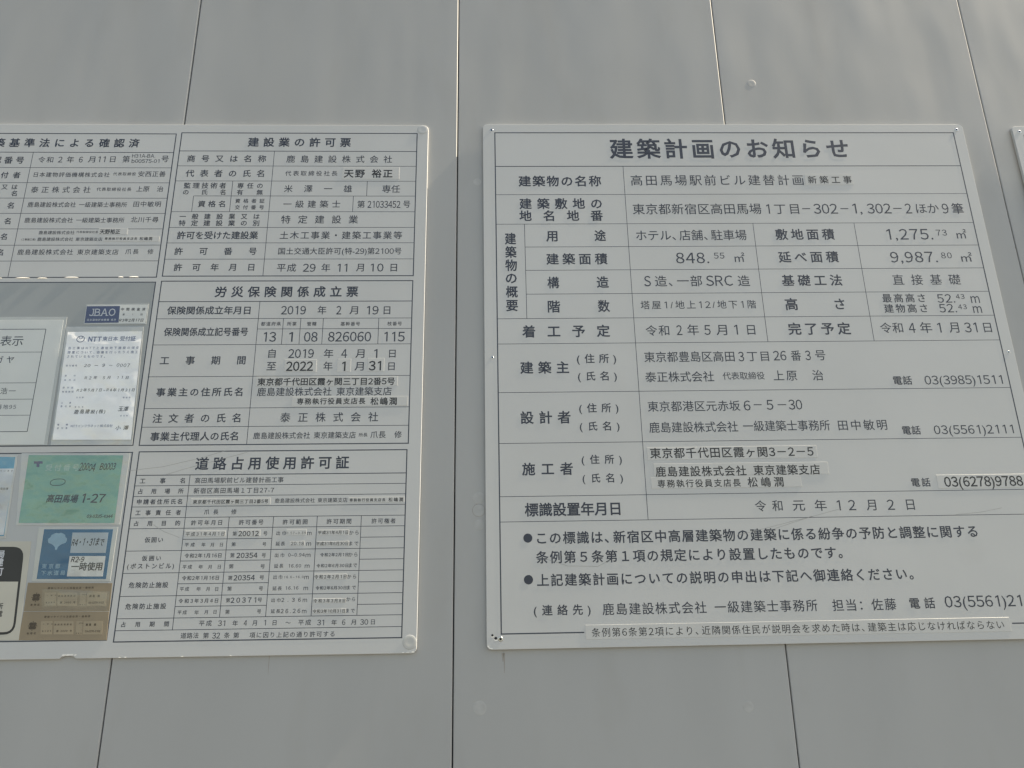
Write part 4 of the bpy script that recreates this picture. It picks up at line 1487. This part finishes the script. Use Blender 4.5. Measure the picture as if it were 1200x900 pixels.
# white tabulated notice, cut by the left frame edge
P = MISC['notice_sheet']
r_, of = on_board('paper_notice', 'large white sheet with a ruled table and mincho characters, at the left frame edge', 'notice', P)
plate('backing', P, .15, .5, 'paper_sleeve', r_, of)
inner = [(P[0][0], P[0][1] + 5), (P[1][0] - 5, P[1][1] + 5), (P[2][0] - 5, P[2][1] - 1), (P[3][0], P[3][1] - 1)]
plate('paper', inner, .5, .7, 'paper', r_, of, .05)
rules('notice', r_, of, .78, 'ink')
letters('notice', r_, of, .80, 'ink')
wavy_sheet('clear_sleeve', P, 1.0, 'film', r_, of, .9, seed=2.0, freq=.03)

# receipt in a plastic sleeve
P = MISC['ntt_sleeve']
r_, of = on_board('receipt_notice', 'white handwritten telephone works receipt in a crinkled clear sleeve, under the navy label', 'receipt', P)
plate('sleeve_back', P, .15, .45, 'paper_sleeve', r_, of)
wv = waves(1.1, .012, .035, 3.0)
wavy_sheet('paper', MISC['ntt_paper'], .6, 'paper_bright', r_, of, nu=24, nv=36, warp=wv)
letters('ntt', r_, of, .72, 'blue_ink', wv)
s = Sheet(of)
s.warp = wv
nt = [q for q in TEXTS['ntt'] if q[0] == 'NTT'][0]
cu, cv = nt[1] - 12.5, nt[3]
ring = [(cu + 6.0 * math.cos(a / 20 * math.tau), cv + 5.4 * math.sin(a / 20 * math.tau)) for a in range(21)]
stroke(s, ring, 1.1, .75)
loop = [(cu - 3.2, cv - 3.6), (cu - 1.6, cv - .6), (cu + 1.0, cv - .2), (cu + 2.6, cv - 2.2), (cu + 1.6, cv - 4.4)]
stroke(s, loop, .9, .80)
s.build('emblem', 'navy', r_)
wavy_sheet('clear_sleeve', P, 1.1, 'film_wavy', r_, of, nu=30, nv=44, warp=lambda u, v: wv(u, v) + .5 * noise.noise(Vector((u * .09, v * .12, 1.0))))

# inspection label
P = MISC['jbao']
r_, of = on_board('inspection_label', 'small label with a navy block of pale roman capitals beside a handwritten date', 'label', P)
plate('label_base', P, .15, .5, 'paper_sleeve', r_, of)
plate('label_face', offset_poly(P, 2.0), .5, .6, 'paper', r_, of, .03)
plate('navy_block', MISC['jbao_blue'], .6, .66, 'navy', r_, of, 0)
letters('jbao', r_, of, .74)
wavy_sheet('clear_sleeve', P, .95, 'film', r_, of, .4, 10, 6, seed=1.0)

# green card
P = MISC['green_sleeve']
r_, of = on_board('green_card', 'pale green card in a clear sleeve with handwritten numbers', 'card', P)
plate('sleeve_back', P, .15, .5, 'paper_sleeve', r_, of)
wv = waves(.45, .014, .03, 11.0)
wavy_sheet('card', MISC['green_card'], .6, 'green', r_, of, warp=wv)
s = Sheet(of)
s.warp = wv
s.poly(MISC['green_logo'], .72)
s.build('emblem', 'purple', r_)
c_, e_, f_ = MISC['green_loop']
s = Sheet(of)
ra, rb = e_[0] - c_[0], c_[1] - f_[1]
s.warp = wv
stroke(s, [(c_[0] + ra * math.copysign(abs(math.cos(a / 24 * math.tau)) ** .75, math.cos(a / 24 * math.tau)), c_[1] + rb * .95 * math.sin(a / 24 * math.tau) - (ra * .06 * math.cos(a / 24 * math.tau))) for a in range(25)], .9, .8)
s.build('pen_loop', 'hand', r_)
letters('green', r_, of, .76, None, wv)
wavy_sheet('clear_sleeve', P, 1.05, 'film_wavy', r_, of, warp=lambda u, v: wv(u, v) + .3 * noise.noise(Vector((u * .06, v * .1, 1.0))))

# blue card
P = MISC['blue_card']
r_, of = on_board('blue_card', 'deep blue card with a pale ginkgo leaf emblem and two small labels', 'card', P)
plate('card_base', P, .15, .55, 'paper_sleeve', r_, of)
plate('blue_face', MISC['blue_fill'], .55, .68, 'blue', r_, of, .03)
g = MISC['blue_gink']
cx_, cy_ = g[0]
gw, gt, gb = g[1][0] - cx_, g[2][1], g[3][1]
fan = []
for i in range(13):                                # scalloped top of the fan
    a = math.radians(180 + 180 * i / 12)
    rr_ = 1.0 - .09 * (i % 4 == 2) + .02 * (i % 2)
    fan.append((cx_ + gw * rr_ * math.cos(a), cy_ + (cy_ - gt) * rr_ * math.sin(a) * .98))
fan += [(cx_ + gw * .9, cy_ + 3), (cx_ + gw * .45, cy_ + 5.5), (cx_ + 2.4, cy_ + 9), (cx_ + 1.0, gb), (cx_ - 1.0, gb), (cx_ - 2.4, cy_ + 9), (cx_ - gw * .45, cy_ + 5.5), (cx_ - gw * .9, cy_ + 3)]
s = Sheet(of)
s.poly(fan, .76)
s.build('emblem', 'paleblue', r_)
plate('date_label', MISC['blue_box1'], .68, .82, 'grey_label', r_, of, .03)
plate('use_label', MISC['blue_box2'], .68, .82, 'silver', r_, of, .03)
letters('blue', r_, of, .92)
wavy_sheet('clear_sleeve', P, 1.15, 'film', r_, of, .5, seed=3.0)

# two beige tickets
for key, bx, lb in (('ticket1', 't1_boxes', 'upper of two beige brown recycling notification tickets, right under the blue card'),
                    ('ticket2', 't2_boxes', 'lower of two beige brown recycling notification tickets, at the board bottom')):
    P = MISC[key]
    r_, of = on_board('paper_ticket', lb, 'ticket', P)
    r_['group'] = 'beige tickets'
    z = .0 if key == 'ticket1' else .12
    plate('ticket_sheet', P, .15, .45 + z, 'beige', r_, of)
    for q in MISC[bx]:
        s = Sheet(of)
        s.prism(q, .4 + z, .56 + z, .04)
        s.build('data_strip', 'beige_box', r_)
    s = Sheet(of)
    c_, e_ = MISC['t1_logo' if key == 'ticket1' else 't2_logo']
    ra = e_[0] - c_[0]
    for k in range(4):
        a0 = math.radians(45 + 90 * k)
        pc = (c_[0] + ra * .55 * math.cos(a0), c_[1] + ra * .55 * math.sin(a0))
        s.poly(disc_pts(pc[0], pc[1], ra * .42, ra * .34, 12), .66 + z)
        stroke(s, [(c_[0], c_[1]), (c_[0] + ra * math.cos(a0 + .78), c_[1] + ra * math.sin(a0 + .78))], .9, .72 + z + .01 * k)
    s.build('emblem', 'brown', r_)
    letters(key, r_, of, .66 + z + .06)
    if key == 'ticket1':
        wavy_sheet('clear_tape', MISC['t1_tape'], 1.05, 'film', r_, of, .5, 16, 8, seed=4.0)

# black headed rounded sticker and the cyan sheet above it
P = MISC['black']
r_, of = on_board('black_sticker', 'cream sticker with thick black rounded frame and solid black head, lower left corner', 'sticker', P)
plate('sticker_base', P, .15, .6, 'cream', r_, of)
a, b, c, d = MISC['black_out']


def round_quad(q, r, seg=5):
    out = []
    k = len(q)
    for i in range(k):
        p0, p1, p2 = Vector(q[i - 1]), Vector(q[i]), Vector(q[(i + 1) % k])
        t0, t1 = (p0 - p1).normalized() * r, (p2 - p1).normalized() * r
        for j in range(seg + 1):
            t = j / seg
            out.append(tuple((p1 + t0) * (1 - t) ** 2 + p1 * 2 * t * (1 - t) + (p1 + t1) * t ** 2))
    return out


plate('black_frame', round_quad([a, b, c, d], 17), .6, .68, 'black', r_, of, 0)
a, b, c, d = MISC['black_in']
s = Sheet(of)
s.poly([a, b] + round_quad([b, c, d], 13)[6:12] + [d], .76)
s.build('cream_window', 'cream', r_)
letters('black', r_, of, .84)

P = MISC['cyan']
r_, of = on_board('cyan_sheet', 'cyan bordered glossy sheet with a silvery middle, left of the green card', 'notice', P)
plate('sheet_base', P, .15, .6, 'paper_sleeve', r_, of)
plate('cyan_face', offset_poly(P, 3), .6, .68, 'cyan', r_, of, .02)
plate('silvery_middle', MISC['cyan_in'], .68, .74, 'silver_sheet', r_, of, .02)
letters('cyan', r_, of, .84)
wavy_sheet('clear_sleeve', P, 1.05, 'film_wavy', r_, of, 1.0, seed=9.0)
